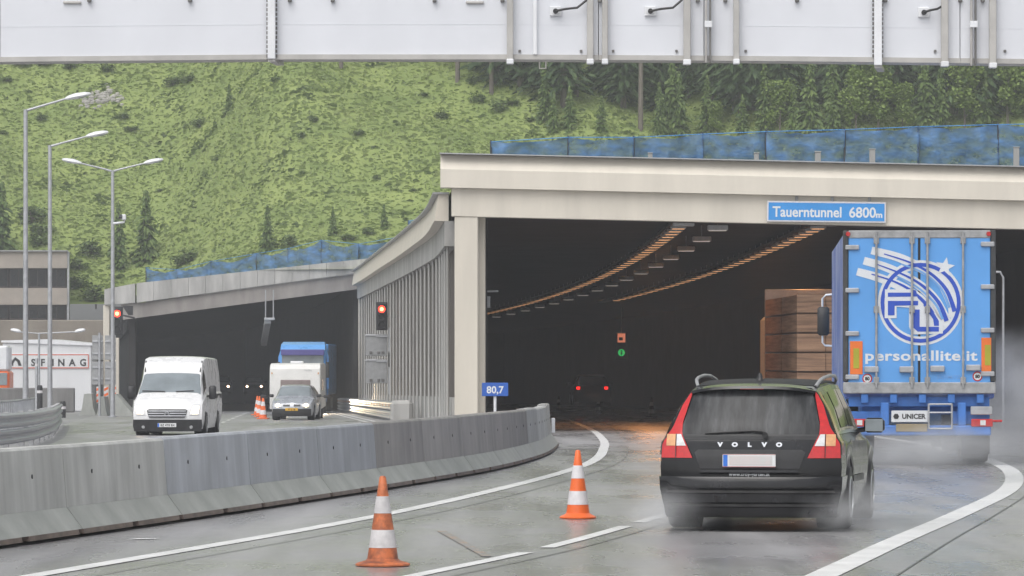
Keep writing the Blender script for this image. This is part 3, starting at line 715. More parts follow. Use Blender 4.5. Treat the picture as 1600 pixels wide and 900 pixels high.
def D(cx, cy): return ((1310+cx/3.3333-1437.5)/PXM, (723-(350+cy/3.3333))/PXM)   # crop pixel -> x,z on the doors
x0, z1 = D(22, 20)[0], D(0, 18)[1]; x1 = D(815, 0)[0]; zb = D(0, 868)[1]
MB().bbox(x0+.02, x1-.02, .12, 13.6, 1.12, z1-.02, .03).build('trailer_box', M['curtain'], lorry)
b = MB()
for a, c, e, f in ((x0, x0+.085, zb+.2, z1), (x1-.085, x1, zb+.2, z1)): b.bbox(a, c, -.02, .14, e, f, .012)
b.build('door_frame', M['frame_dark'], lorry)
MB().bbox(x0+.087, x1-.087, -.015, .13, z1-.13, z1, .012).build('top_rail', M['frame_grey'], lorry)
MB().bbox(x0, x1, -.03, .14, zb, zb+.19, .015).build('bottom_rail', M['frame_grey'], lorry)
xm = D(418, 0)[0]; dz0, dz1 = D(0, 835)[1], D(0, 42)[1]
MB().bbox(x0+.09, xm-.02, .0, .1, dz0, dz1, .01).build('rear_door', M['trblue'], lorry)
MB().bbox(xm+.02, x1-.09, .0, .1, dz0, dz1, .01).build('rear_door', M['trblue'], lorry)
MB().box(xm-.018, xm+.018, .01, .1, dz0, dz1).build('door_seal', M['black'], lorry)
MB().box(x0+.1, xm-.022, -.004, -.001, D(0, 833)[1]+.01, D(0, 818)[1]).build('reflective_strip', M['yellow_strip'], lorry)
MB().box(xm+.022, x1-.1, -.004, -.001, D(0, 826)[1]+.01, D(0, 811)[1]).build('reflective_strip', M['yellow_strip'], lorry)
for cx in (195, 380, 460, 645):
    x, _ = D(cx, 0)
    bar = MB().tube([(x, -.045, zb+.1), (x, -.045, z1-.03)], .02, 8).build('locking_bar', M['frame_grey'], lorry, smooth=60)
    b = MB()
    for cy in (70, 430, 800): b.bbox(x-.045, x+.045, -.055, -.002, D(0, cy)[1]-.06, D(0, cy)[1]+.06, .01)
    b.build('bar_bracket', M['steel_grey'], bar)
for cx, cys in ((70, (106, 330, 555, 782)), (772, (90, 312, 538, 765))):
    for cy in cys:
        x, z = D(cx, cy); MB().bbox(x-.115, x+.115, -.045, -.002, z-.04, z+.04, .012).build('hinge', M['galv'], lorry)
for cx, cy in ((170, 742), (352, 742), (512, 738), (698, 733)):
    x, z = D(cx, cy); MB().bbox(x-.12, x+.12, -.07, -.002, z-.05, z+.05, .012).build('door_handle', M['galv'], lorry)
for ca, cb, cc, ce in ((58, 124, 595, 768), (740, 806, 577, 752)):
    (a, zt), (c, zz) = D(ca, cc), D(cb, ce)
    o = MB().bbox(a, c, -.016, -.001, zz, zt, .004).build('marker_board', M['marker_orange'], lorry); w = c-a
    MB().box(a+w*.27, c-w*.27, -.019, -.0165, zz+.1, zt-.12).build('marker_centre', M['marker_yellow'], o)
for cx, cy in ((148, 790), (720, 778)):
    x, z = D(cx, cy); o = MB().lathe([(.083, -.006), (.083, -.002)], (x, 0, z), 'y', 24).build('speed_disc', M['red_lens'], lorry)
    MB().lathe([(.062, -.009), (.062, -.0065)], (x, 0, z), 'y', 24).build('disc_face', M['signwhite'], o)
    MB().text('80', .075, lambda u, v, x=x, z=z: (x+u, -.011, z+v-.027), bold=.004).build('speed_figure', M['dark_plastic'], o)
for cx in (48, 778):
    x, z = D(cx, 0)[0], z1-.06; MB().lathe([(.035, -.05), (.045, -.012)], (x, 0, z), 'y', 12).build('marker_lamp', M['red_lens'], lorry)
# winged ring logo
def flat(b, pts, lv): return b.prism([D(*p) for p in pts], -.0022-.0024*lv, -.0008-.0024*lv)
def ring(b, cx, cy, r0, r1, lv, a0=0, a1=360, n=48):
    P = []
    for i in range(n+1):
        a = math.radians(lerp(a0, a1, i/n)); P.append([(D(cx+r*math.cos(a), cy+r*math.sin(a))[0], -.002-.0024*lv, D(cx+r*math.cos(a), cy+r*math.sin(a))[1]) for r in (r0, r1)])
    return b.grid(P)
def ribbon(b, pts, w0, w1, lv, n=24):
    P = []; m = len(pts)-1
    def q(t):                                     # Catmull-Rom through crop points
        i = min(m-1, int(t*m)); u = t*m-i; p = [pts[max(0, i-1)], pts[i], pts[i+1], pts[min(m, i+2)]]
        return [.5*((2*p[1][k])+(-p[0][k]+p[2][k])*u+(2*p[0][k]-5*p[1][k]+4*p[2][k]-p[3][k])*u*u+(-p[0][k]+3*p[1][k]-3*p[2][k]+p[3][k])*u**3) for k in (0, 1)]
    for i in range(n+1):
        t = i/n; a, c = q(max(0, t-.01)), q(min(1, t+.01)); dx, dy = c[0]-a[0], c[1]-a[1]; l = math.hypot(dx, dy) or 1
        p = q(t); w = lerp(w0, w1, t)/2
        P.append([(D(p[0]+s_*dy/l*w, p[1]-s_*dx/l*w)[0], -.002-.0024*lv, D(p[0]+s_*dy/l*w, p[1]-s_*dx/l*w)[1]) for s_ in (-1, 1)])
    return b.grid(P)
cx, cy = 425, 395
b = ring(MB(), cx, cy, 176, 222, 0)
tails = [[(170, 122), (300, 155), (400, 200), (520, 270), (590, 400), (600, 470)], [(130, 175), (260, 215), (400, 290), (490, 370), (545, 470), (560, 520)], [(95, 232), (220, 268), (340, 320), (440, 395), (500, 480), (520, 540)]]
for q_ in tails: ribbon(b, q_, 40, 62, 1)
b.prism([D(*p) for p in ((240, 325), (395, 325), (420, 400), (470, 420), (545, 500), (540, 555), (385, 560), (365, 520), (365, 420), (300, 415), (300, 475), (238, 475))], -.0095, -.0082)
for q_ in (0, 1, 2): pass
st = []
for i in range(10):
    a = math.radians(-90+36*i+10); r_ = 52 if i % 2 == 0 else 22; st.append((552+r_*math.cos(a), 208+r_*math.sin(a)))
flat(b, st, 3)
b.build('logo', M['lweight'], lorry)
b = ring(MB(), cx, cy, 188, 208, 2)
for q_ in ([(235, 140), (370, 185), (480, 245), (560, 330), (602, 440)], [(200, 195), (340, 250), (440, 310), (520, 395), (560, 490)], [(170, 245), (290, 285), (380, 335), (460, 410), (515, 500)]):
    ribbon(b, q_, 5, 24, 3)
for pts in (((255, 342), (375, 342), (375, 325), (400, 330), (410, 362), (255, 364)), ((255, 385), (412, 385), (412, 408), (290, 410), (290, 460), (255, 460)), ((388, 430), (420, 430), (420, 520), (520, 520), (520, 545), (410, 545), (388, 525)), ((440, 385), (465, 400), (520, 490), (520, 515), (495, 515), (490, 480), (440, 410))):
    flat(b, pts, 4.5)
b.build('logo_outline', M['lblue'], lorry)
b = MB()
for q_ in ([(330, 195), (440, 240), (530, 320), (575, 420)], [(300, 255), (410, 315), (500, 400), (540, 480)]): ribbon(b, q_, 8, 14, 3)
b.build('logo_shade', M['lpale'], lorry)
xw0, zw0 = D(138, 695); xw1, _ = D(720, 695); wid = xw1-xw0
tb = MB().text('personallite.it', .235, lambda x, y: (x, 0, y), bold=.006, align='LEFT', spacing=1.06); mx = max(v[0] for v in tb.v); mn = min(v[0] for v in tb.v)
tb.v = [(xw0+(v[0]-mn)/(mx-mn)*wid, -.006, zw0+v[2]*1.0) for v in tb.v]; tb.build('lettering', M['lweight'], lorry)
tb = MB().text('SCHMITZ', .10, lambda x, y: (D(570, 0)[0]+x*.95+y*.15, -.006, D(0, 790)[1]+y*.85), bold=.001); tb.build('maker_lettering', M['lpale'], lorry)
# chassis end
b = MB()
for i in range(5):
    x = D(135+i*150, 0)[0]; b.bbox(x-.06, x+.06, .0, .12, zb-.16, zb-.005, .01)
b.bbox(x0+.1, x1-.1, .12, .2, zb-.22, zb-.02, .01); b.build('cross_member', M['chblue'], lorry)
zu = (723-668)/PXM
b = MB().bbox(x0+.1, x1-.08, -.02, .1, zu-.085, zu+.085, .02)
for px in (1382, 1502): x = (px-1437.5)/PXM; b.bbox(x-.07, x+.07, .0, .1, zu+.08, zb-.15, .015)
b.bbox(x0+.1, x0+.75, .14, .2, zu+.1, zb-.3, .01); b.bbox(x1-.72, x1-.1, .14, .2, zu+.1, zb-.3, .01)
b.build('underrun_bar', M['chblue'], lorry)
def rp(px, py): return ((px-1437.5)/PXM, (723-py)/PXM)
(a, zt), (c, zz) = rp(1392, 637), rp(1450, 655)
o = MB().bbox(a, c, -.03, -.01, zz, zt, .005).build('maker_plate', M['signwhite'], lorry)
MB().text('UNICER', .11, lambda x, y: ((a+c)/2+.06+x, -.034, zz+.06+y), bold=.004).build('maker_name', M['dark_plastic'], o)
MB().lathe([(.05, -.034), (.05, -.031)], (a+.08, 0, (zz+zt)/2), 'y', 6).build('maker_badge', M['dark_plastic'], o)
(a, zt), (c, zz) = rp(1399, 656), rp(1448, 668); 
MB().bbox(a, c, -.035, -.021, zu-.02, zu+.11, .005).build('number_plate', mat('dull_ochre_plate', (.33, .27, .17), .5, var=.08), lorry)
b = MB()
for px in (1450, 1486): x, z = rp(px, 0)[0], 0; b.tube([(x, -.06, (723-665)/PXM), (x, -.06, (723-626)/PXM)], .018, 8)
for py in (665, 640, 627): z = (723-py)/PXM; b.tube([(rp(1450, 0)[0], -.06, z), (rp(1486, 0)[0], -.06, z)], .016, 8)
b.build('step_ladder', M['galv'], lorry, smooth=60)
for px in (1533, 1341):
    x, z = rp(px, 656); o = MB().bbox(x-.18, x+.18, -.04, .02, z-.065, z+.065, .012).build('tail_light', M['red_lens'], lorry)
    MB().box(x-.03, x+.06, -.045, -.041, z-.04, z+.045).build('reversing_light', M['clear_lens'], o)
x, z = rp(1533, 637); MB().bbox(x-.19, x+.17, .0, .05, z-.07, z+.07, .01).build('lamp_board', M['galv'], lorry)
x, z = rp(1557, 653); MB().bbox(x-.12, x+.08, -.02, .02, z-.02, z+.02, .01).build('side_marker_stalk', M['red_lens'], lorry)
for sd in (1, -1): MB().bbox(sd*.98-.24, sd*.98+.24, 1.35, 1.38, .16, .9, .01).build('mud_flap', M['dark_plastic'], lorry)
MB().bbox(-1.0, 1.0, .6, 13.2, .85, 1.1, .03).build('chassis_frame', M['chblue'], lorry)
for y_ in (2.2, 3.5, 4.8, 11.6):
    for sd in (1, -1): wheel(lorry, sd*1.02, y_, .5, .4, M['steel_grey'], 8)
for sd in (1, -1): MB().bbox(sd*1.15-.02, sd*1.15+.02, 6, 10.6, .4, 1.0, .01).build('side_guard', M['galv'], lorry)
cab = MB().bbox(-1.24+.0, 1.24, 13.9, 16.2, .45, 3.6, .12).build('tractor_cab', M['trblue'], lorry); cab.location = (.1, 0, 0)
wheel(lorry, -1.2, 15.3, .5, .32, M['steel_grey'], 8); wheel(lorry, .9, 15.3, .5, .32, M['steel_grey'], 8)
for sd in (-1,):
    o = MB().bbox(-.12, .12, -.04, .1, -.30, .28, .04).build('wing_mirror', M['dark_plastic'], lorry, smooth=60); o.location = (-.14+sd*1.28, 15.2, 2.55)
    b = MB(); b.tube([(-sd*.3, .1, .54), (-sd*.05, .05, .52), (sd*.02, .05, .44), (sd*.02, .05, -.44), (-sd*.03, .05, -.50), (-sd*.3, .1, -.52)], .02, 8); b.build('mirror_arm', M['white'], o, smooth=60)

# ---------------------------------------------------------------- timber lorry at the tunnel mouth
d = 131.6
tl = thing('timber_lorry', 'flatbed lorry stacked high with brown sawn boards at the right tunnel mouth', 'lorry', (at(1313, 0, d).x, d, g(d)), .02)
M['boards'] = mat('sawn_boards', (.34, .20, .12), .7, col2=(.14, .075, .042), scale=1.2, stretch=(.5, .3, 11), ramp=(.38, .66), bump=.3, bscale=12)
zt = at(0, 458, d).z-g(d)
k = 0
z = 1.2
while z < zt-.25:
    hgt = (zt-1.2)/5-.05
    for xa, xb in ((-1.27, -.43), (-.42, .42), (.43, 1.27)):
        MB().bbox(xa, xb, .05+.04*((k*7) % 3), 5.6, z, z+hgt, .01).build('board_stack', M['boards'], tl)
        MB().bbox(xa, xb, 5.9+.05*((k*5) % 3), 12.2, z, z+hgt, .01).build('board_stack', M['boards'], tl); k += 1
    MB().box(-1.25, 1.25, .3, .4, z+hgt+.002, z+hgt+.05).build('spacer_batten', M['boards'], tl)
    z += (zt-1.2)/5
MB().bbox(-1.27, 1.27, 0, 13, 1.0, 1.19, .02).build('flatbed', M['frame_dark'], tl)
MB().bbox(-1.27, 1.27, 12.4, 12.5, 1.0, zt+.3, .02).build('headboard', M['galv'], tl)
for y_ in (1.6, 2.9, 4.2, 11): 
    for sd in (1, -1): wheel(tl, sd*1.02, y_, .5, .4, M['steel_grey'], 8)
MB().bbox(-1.2, 1.2, 13.2, 15.4, .5, 3.5, .12).build('cab', M['white'], tl)
for sd in (1, -1):
    MB().bbox(sd*.95-.17, sd*.95+.17, -.05, .02, .8, .95, .01).build('tail_light', M['red_lens'], tl)

# ---------------------------------------------------------------- white van on the left carriageway
Vn = Shell([(0, .99, 1.2, .84, 2.2), (.6, .99, 1.2, .84, 2.24), (.68, .99, 1.2, .83, 2.21), (.75, .99, 1.19, .80, 2.08), (.80, .985, 1.18, .80, 1.78), (.955, .98, 1.02, .86, 1.19), (.975, .97, .99, .86, 1.14), (1, .955, .9, .83, 1.08)],
           [(.1, .1), (1, .03), (2.2, .06)], [(.1, 5.32), (.5, 5.40), (.72, 5.36), (.9, 5.25), (1.1, 5.06)], .03, .16, .2, [(1.05, .42), (4.35, .42)])
M['van_white'] = mat('white_van_paint', (.78, .78, .78), .3, coat=.4, var=.05, scale=2, rvar=.08)
d = 120.6; px = at(262, 0, d).x
van = thing('panel_van', 'white high-roof van with headlights on coming out of the left tunnel', 'van', (px+.15, d+5.5, g(d)-.03), math.pi-.03)
van.scale = (.975, 1, .965)
Vn.body().build('body', M['van_white'], van, smooth=32)
MB().box(-.75, .75, .3, 5.1, .2, .5).build('underbody', M['dark_plastic'], van)
Vn.top(.805, .945, 5.9, .006).build('windscreen', M['glass_light'], van, smooth=60)
b = MB(); b.tube([Vn.pt(.945, 8.7, .03, 1), Vn.pt(.935, 7.0, .03, 1)], .015, 6); b.tube([Vn.pt(.945, 8.6, .03, -1), Vn.pt(.935, 7.3, .03, -1)], .015, 6); b.build('wiper', M['black'], van)
Vn.rows([(.14, -.93, .93), (.3, -.96, .96), (.47, -.95, .95)], .03, 1).build('bumper', M['dark_plastic'], van, smooth=60)
gr = Vn.rows([(.52, -.48, .48), (.56, -.52, .52), (.73, -.56, .56), (.76, -.50, .50)], .012, 1).build('grille', M['dark_plastic'], van, smooth=60)
b = MB()
for z_ in (.575, .645, .71): Vn.rows([(z_-.012, -.52, .52), (z_+.012, -.53, .53)], .024, 1, 10, 1, b)
b.build('grille_bar', M['galv'], gr)
p = Vn.cap(0, .655, .03, 1); b = MB(); b.beam((p[0]-.08, p[1], .63), (0, p[1], .70), .02, .025); b.beam((0, p[1], .70), (.08, p[1], .63), .02, .025); b.beam((p[0]-.08, p[1], .59), (0, p[1], .66), .02, .025); b.beam((0, p[1], .66), (.08, p[1], .59), .02, .025); b.build('badge', M['chrome'], gr)
for sd in (1, -1):
    o = Vn.rows([(.60, min(sd*.60, sd*.88), max(sd*.60, sd*.88)), (.9, min(sd*.70, sd*.9), max(sd*.70, sd*.9))], .014, 1).build('headlight', M['clear_lens'], van, smooth=60)
    Vn.rows([(.64, min(sd*.66, sd*.85), max(sd*.66, sd*.85)), (.84, min(sd*.72, sd*.87), max(sd*.72, sd*.87))], .024, 1, 6, 4).build('bulb', M['head_on'], o, smooth=60)
    o = MB().bbox(-.1, .1, -.06, .06, -.19, .19, .04).build('door_mirror', M['dark_plastic'], van, smooth=60); o.location = (sd*1.14, 4.3, 1.22)
    MB().beam((-.1*sd, 0, -.1), (-.2*sd, 0, -.12), .05, .05).build('mirror_arm', M['dark_plastic'], o)
    Vn.side(.745, .90, 4.3, 5.6, .006, sd, lean1=-.09).build('side_window', M['glass_dark'], van, smooth=60)
    Vn.side(.03, .72, 2.6, 2.95, .012, sd, 20, 2).build('side_moulding', M['dark_plastic'], van, smooth=60)
    b = MB(); b.tube([Vn.pt(.79, 6.4, .012, sd), Vn.pt(.72, 6.4, .012, sd)], .02, 6); b.build('roof_seam', M['dark_plastic'], van)
    for y_ in (1.05, 4.35):
        MB().lathe([(.40, -.14), (.40, .12)], (sd*.78, y_, .38), 'x', 24).build('wheel_well', M['black'], van); wheel(van, sd*.875, y_, .34, .22, M['alloy'])
    p = Vn.cap(sd*.66, .26, .035, 1); MB().lathe([(.05, -.01), (.04, .01)], p, 'y', 12).build('fog_lamp', M['steel_grey'], van)
yp = Vn.cap(0, .32, .035, 1)[1]
o = MB().bbox(-.26, .26, yp, yp+.012, .26, .37, .004).build('number_plate', M['plate_white'], van)
MB().box(.21, .258, yp+.0125, yp+.015, .264, .366).build('country_strip', M['plate_blue'], o)
MB().text('BZ 4T8 BX', .085, lambda x, y: (-x-.02, yp+.0145, .285+y), bold=.002).build('plate_figures', M['dark_plastic'], o)

# ---------------------------------------------------------------- grey car towing a caravan
H = Shell([(0, .86, .88, .62, 1.36), (.12, .87, .89, .62, 1.42), (.45, .875, .89, .63, 1.44), (.56, .875, .885, .61, 1.40), (.73, .87, .87, .68, .97), (.76, .87, .86, .68, .93), (.9, .86, .80, .66, .84), (1, .80, .66, .60, .72)],
          [(.1, .14), (.5, .08), (.9, .2), (1.4, .7)], [(.1, 4.22), (.3, 4.3), (.55, 4.30), (.75, 4.18)], .1, .16, .19, [(.9, .38), (3.45, .38)])
def family_car(name, label, loc, rotz, paint, lit, plate=True, tails=None):
    c = thing(name, label, 'car', loc, rotz)
    H.body(48).build('body', paint, c, smooth=32)
    MB().box(-.7, .7, .3, 4.0, .2, .5).build('underbody', M['dark_plastic'], c)
    H.top(.575, .72, 5.9, .006).build('windscreen', M['glass_light'], c, smooth=60)
    H.rows([(.93, -.66, .66), (1.33, -.55, .55)], .006).build('rear_window', M['glass_dark'], c, smooth=60)
    H.rows([(.16, -.78, .78), (.46, -.79, .79)], .02, 1).build('bumper', M['dark_plastic'], c, smooth=60)
    for sd in (1, -1):
        a, q = sorted((sd*.08, sd*.36)); H.rows([(.57, a, q), (.64, a, q)], .012, 1).build('grille', M['dark_plastic'], c, smooth=60)
        a, q = sorted((sd*.42, sd*.72)); o = H.rows([(.53, a, q), (.68, a, q)], .012, 1).build('headlight', M['clear_lens'], c, smooth=60)
        MB().lathe([(.085, -.03), (.07, .03), (.02, .045)], H.cap(sd*.58, .605, .02, 1), 'y', 14).build('bulb', lit, o)
        H.side(.1, .55, 4.3, 5.75, .006, sd).build('side_window', M['glass_dark'], c, smooth=60)
        a, q = sorted((sd*.56, sd*.72) if tails else (sd*.5, sd*.8)); H.rows([(.76, a, q), (.88, a, q)], .012).build('tail_light', tails or M['red_lens'], c, smooth=60)
        o = MB().bbox(-.1, .1, -.05, .06, -.06, .07, .03).build('door_mirror', M['dark_plastic'], c, smooth=60); o.location = (sd*.98, 2.85, .98)
        for y_ in (.9, 3.45):
            MB().lathe([(.35, -.13), (.35, .12)], (sd*.7, y_, .34), 'x', 20).build('wheel_well', M['black'], c); wheel(c, sd*.77, y_, .31, .2, M['alloy'])
    if plate:
        yp = H.cap(0, .40, .025, 1)[1]
        o = MB().bbox(-.26, .26, yp, yp+.012, .385, .495, .004).build('number_plate', M['yellow_plate'], c)
        MB().text('37 SJ TB', .085, lambda x, y: (-x, yp+.0145, .408+y), bold=.002).build('plate_figures', M['dark_plastic'], o)
    return c
M['greyblue'] = mat('grey_blue_car_paint', (.40, .42, .46), .28, coat=.7, metal=.3, var=.08, scale=2, rvar=.06)
d = 183.0; p = at(459, 0, d)
tow = family_car('family_car', 'grey blue car with a yellow number plate towing a white caravan', (p.x+.1, d+4.3, g(d)), math.pi-.04, M['greyblue'], M['head_on'])
for sd in (1, -1):
    o = MB().bbox(-.12, .12, -.04, .05, -.06, .06, .02).build('towing_mirror', M['dark_plastic'], tow); o.location = (sd*1.3, 2.9, .95)
    MB().beam((-sd*.1, 0, 0), (-sd*.3, 0, 0), .03, .03).build('mirror_arm', M['dark_plastic'], o)
d = 189.4; p = at(463, 0, d)
cv = thing('caravan', 'white caravan with a brown front window hitched behind the grey blue car', 'caravan', (p.x-.05, d, g(d)))
b = MB(); prof = [(.1, .42), (.0, .75), (.02, 1.5), (.12, 2.12), (.3, 2.31), (.6, 2.36), (4.8, 2.36), (5, 2.2), (5.1, .5)]
xs_ = [(-1.08, .06), (-1.04, .0), (1.04, .0), (1.08, .06)]
b.loft([[(x, y+i_*(1 if y < 2 else -1), z-(i_ if z > 2.15 else 0)) for y, z in prof] for x, i_ in xs_]); b.build('body', mat('caravan_white', (.79, .785, .76), .35, var=.05, scale=2), cv, smooth=30)
MB().bbox(-.62, .64, -.02, .03, 1.12, 1.66, .02).build('front_window', mat('brown_acrylic', (.28, .23, .22), .15, var=.12, scale=3), cv)
MB().bbox(-.5, .5, -.03, .2, .5, .95, .04).build('gas_locker', M['van_white'], cv)
b = MB(); b.beam((-.6, .2, .42), (0, -1.4, .42), .08, .08); b.beam((.6, .2, .42), (0, -1.4, .42), .08, .08); b.build('drawbar', M['galv'], cv)
MB().bbox(-.25, .3, .8, 1.3, 2.36, 2.45, .03).build('roof_vent', M['white'], cv)
MB().bbox(1.075, 1.09, 1.2, 2.2, 1.2, 1.7, .01).build('side_window', M['glass_dark'], cv)
for sd in (1, -1):
    wheel(cv, sd*.95, 2.9, .32, .2, M['steel_grey'], 6)
    MB().bbox(sd*.98-.03, sd*.98+.03, -.04, .0, 1.9, 1.98, .01).build('marker_lamp', M['amber_lens'], cv)
MB().text('Hobby', .12, lambda x, y: (.55+x, .05, 2.03+y)).build('lettering', M['steel_grey'], cv)

# ---------------------------------------------------------------- blue lorry behind the caravan
d = 240.0; p = at(473, 0, d); sc_ = d/F
bl = thing('lorry', 'blue lorry with a high roof deflector close behind the white caravan', 'lorry', (p.x, d, g(d)), 0)
M['cab_blue'] = mat('bright_cab_blue', (.12, .37, .78), .3, coat=.5, var=.06, scale=1.5, rvar=.05)
zt = at(0, 534, d).z-g(d)
MB().bbox(-1.22, 1.22, 0, 2.2, .5, 3.4, .1).build('cab', M['cab_blue'], bl)
b = MB().loft([[(-1.2, .05, 3.4), (1.2, .05, 3.4), (1.2, 2.2, 3.4), (-1.2, 2.2, 3.4)], [(-1.18, .5, zt-.15), (1.18, .5, zt-.15), (1.18, 2.2, zt-.15), (-1.18, 2.2, zt-.15)], [(-1.1, 1.3, zt), (1.1, 1.3, zt), (1.1, 2.2, zt), (-1.1, 2.2, zt)]])
b.build('roof_deflector', M['cab_blue'], bl)
MB().bbox(-1.16, 1.16, -.22, .02, 3.1, 3.42, .03).build('sun_visor', mat('violet_visor', (.10, .09, .30), .3, var=.1), bl)
MB().bbox(-1.12, 1.12, -.02, .03, 2.2, 3.12, .03).build('windscreen', M['glass_light'], bl)
MB().bbox(-1.0, 1.0, -.025, .02, 1.1, 2.1, .02).build('grille', M['cab_blue'], bl)
MB().bbox(-1.23, 1.23, -.08, .3, .35, .95, .05).build('bumper', M['dark_plastic'], bl)
MB().bbox(-1.26, 1.26, 2.6, 14, .95, zt-.12, .05).build('trailer_box', M['cab_blue'], bl)
for sd in (1, -1):
    MB().bbox(sd*1.3-.11, sd*1.3+.11, .1, .22, 1.9, 2.75, .03).build('wing_mirror', M['dark_plastic'], bl)
    b = MB(); b.prism([(sd*1.1, zt-.12), (sd*1.24, zt-.45), (sd*1.36, 3.0), (sd*1.36, 1.3), (sd*1.24, 1.3), (sd*1.24, 2.9), (sd*1.1, zt-.4)], 1.0, 2.2); b.build('side_fairing', M['cab_blue'], bl)
    o = MB().bbox(sd*.98-.17, sd*.98+.17, -.1, -.04, .72, .92, .02).build('headlight', M['clear_lens'], bl)
    MB().lathe([(.12, -.02), (.09, .0)], (sd*1.0, -.1, .82), 'y', 16).build('bulb', M['head_on'], o)
    for y_ in (1.0, 8, 9.4): wheel(bl, sd*1.03, y_, .48, .35, M['steel_grey'], 8)
    # the lit lamps themselves
    lt = bpy.data.lights.new('headlamp_beam', 'SPOT'); lt.energy = 3600 if sd > 0 else 1500; lt.color = (1, .78, .48); lt.spot_size = math.radians(26); lt.spot_blend = .6; lt.shadow_soft_size = .1
    lo = bpy.data.objects.new('headlamp_beam', lt); C.objects.link(lo); lo.parent = bl; lo.location = (sd*1.0, -.25, .85); lo.rotation_euler = (math.radians(87), 0, math.radians(195))

# far cars in the tunnels
M['dark_car'] = mat('dark_car_paint', (.02, .02, .022), .3, coat=.5, var=.1)
d = 205.0; p = at(925.5, 0, d)
fc = family_car('car', 'dark car with two red tail lights on deep in the right tunnel', (p.x, d, at(0, 606, d).z-.83), .03, M['dark_car'], M['clear_lens'], False, M['tail_on'])
for ch in kids(fc):
    if ch.name.startswith('tail_light'): ch.scale = (1, 1, 1)
d = 345.0
for i, (xa, xb, lab) in enumerate([(330, 347, 'far car with one bright headlight showing beside the white van in the left tunnel'), (381, 402, 'far car with a pair of headlights in the middle of the dark left tunnel')]):
    p = at((xa+xb)/2, 604, d+i*25)
    c = family_car('car', lab, (p.x, d+i*25+4.3, p.z-.6), math.pi+.07, M['dark_car'], M['head_far'], False)
# ---------------------------------------------------------------- concrete barrier elements
def barrier_mat(i):
    r = random.Random(100+i)
    tone = r.uniform(.8, 1.12); blue = i in (6, 7, 8); pink = 9 <= i <= 13
    c = (.48, .478, .46) if not blue else (.44, .455, .49)
    if pink: c = (.34, .32, .305)
    m = bpy.data.materials.new('stained_barrier_concrete'); m.use_nodes = True; N, L = nt(m); b = N['Principled BSDF']
    tc = N.new('ShaderNodeTexCoord'); mp = N.new('ShaderNodeMapping'); mp.inputs['Scale'].default_value = (1.0, 1.0, .09); mp.inputs['Location'].default_value = (i*3.7, i, 0)
    L.new(tc.outputs['Object'], mp.inputs[0]); n = N.new('ShaderNodeTexNoise'); n.inputs['Scale'].default_value = 2.6; n.inputs['Detail'].default_value = 7; n.inputs['Roughness'].default_value = .68
    L.new(mp.outputs[0], n.inputs['Vector']); n2 = N.new('ShaderNodeTexNoise'); n2.inputs['Scale'].default_value = 1.1; n2.inputs['Detail'].default_value = 5; L.new(tc.outputs['Object'], n2.inputs['Vector'])
    cr = N.new('ShaderNodeValToRGB'); e = cr.color_ramp.elements; e[0].position, e[1].position = .26, .80
    e[0].color = (*[q*.55*tone for q in c], 1); e[1].color = (*[min(1, q*1.5*tone) for q in c], 1); k = e.new(.52); k.color = (*[q*tone for q in c], 1)
    mx = N.new('ShaderNodeMath'); mx.operation = 'MULTIPLY_ADD'; mx.inputs[1].default_value = .65; L.new(n.outputs['Fac'], mx.inputs[0])
    m2 = N.new('ShaderNodeMath'); m2.operation = 'MULTIPLY'; m2.inputs[1].default_value = .35; L.new(n2.outputs['Fac'], m2.inputs[0]); L.new(m2.outputs[0], mx.inputs[2])
    L.new(mx.outputs[0], cr.inputs[0]); L.new(cr.outputs[0], b.inputs['Base Color'])
    b.inputs['Roughness'].default_value = .5; b.inputs['Specular IOR Level'].default_value = .4
    bp = N.new('ShaderNodeBump'); bp.inputs['Strength'].default_value = .2; bp.inputs['Distance'].default_value = .01; L.new(n2.outputs['Fac'], bp.inputs['Height']); L.new(bp.outputs[0], b.inputs['Normal'])
    return m
M['foot'] = mat('algae_stained_concrete', (.37, .38, .355), .55, var=.2, scale=1.6, stretch=(1, 1, .4), bump=.1)
M['foot_rim'] = mat('rusty_brown_foot_edge', (.16, .12, .10), .6, var=.3, scale=4)
BW = .0
prof = [(0, .07), (-.03, .10), (-.055, .14), (-.20, .34), (-.245, .9), (-.43, .9), (-.475, .34), (-.62, .14), (-.65, .10), (-.65, .07)]
edges = [24.0]
while edges[-1] < 95.5: edges.append(edges[-1]+4.02)
edges[-1] = 97.0; n = len(edges)-1
ordn = ['nearest', 'second', 'third', 'fourth', 'fifth', 'sixth', 'seventh', 'eighth', 'ninth', 'tenth', 'eleventh', 'twelfth', 'thirteenth', 'fourteenth', 'fifteenth', 'sixteenth', 'seventeenth', 'eighteenth', 'nineteenth']
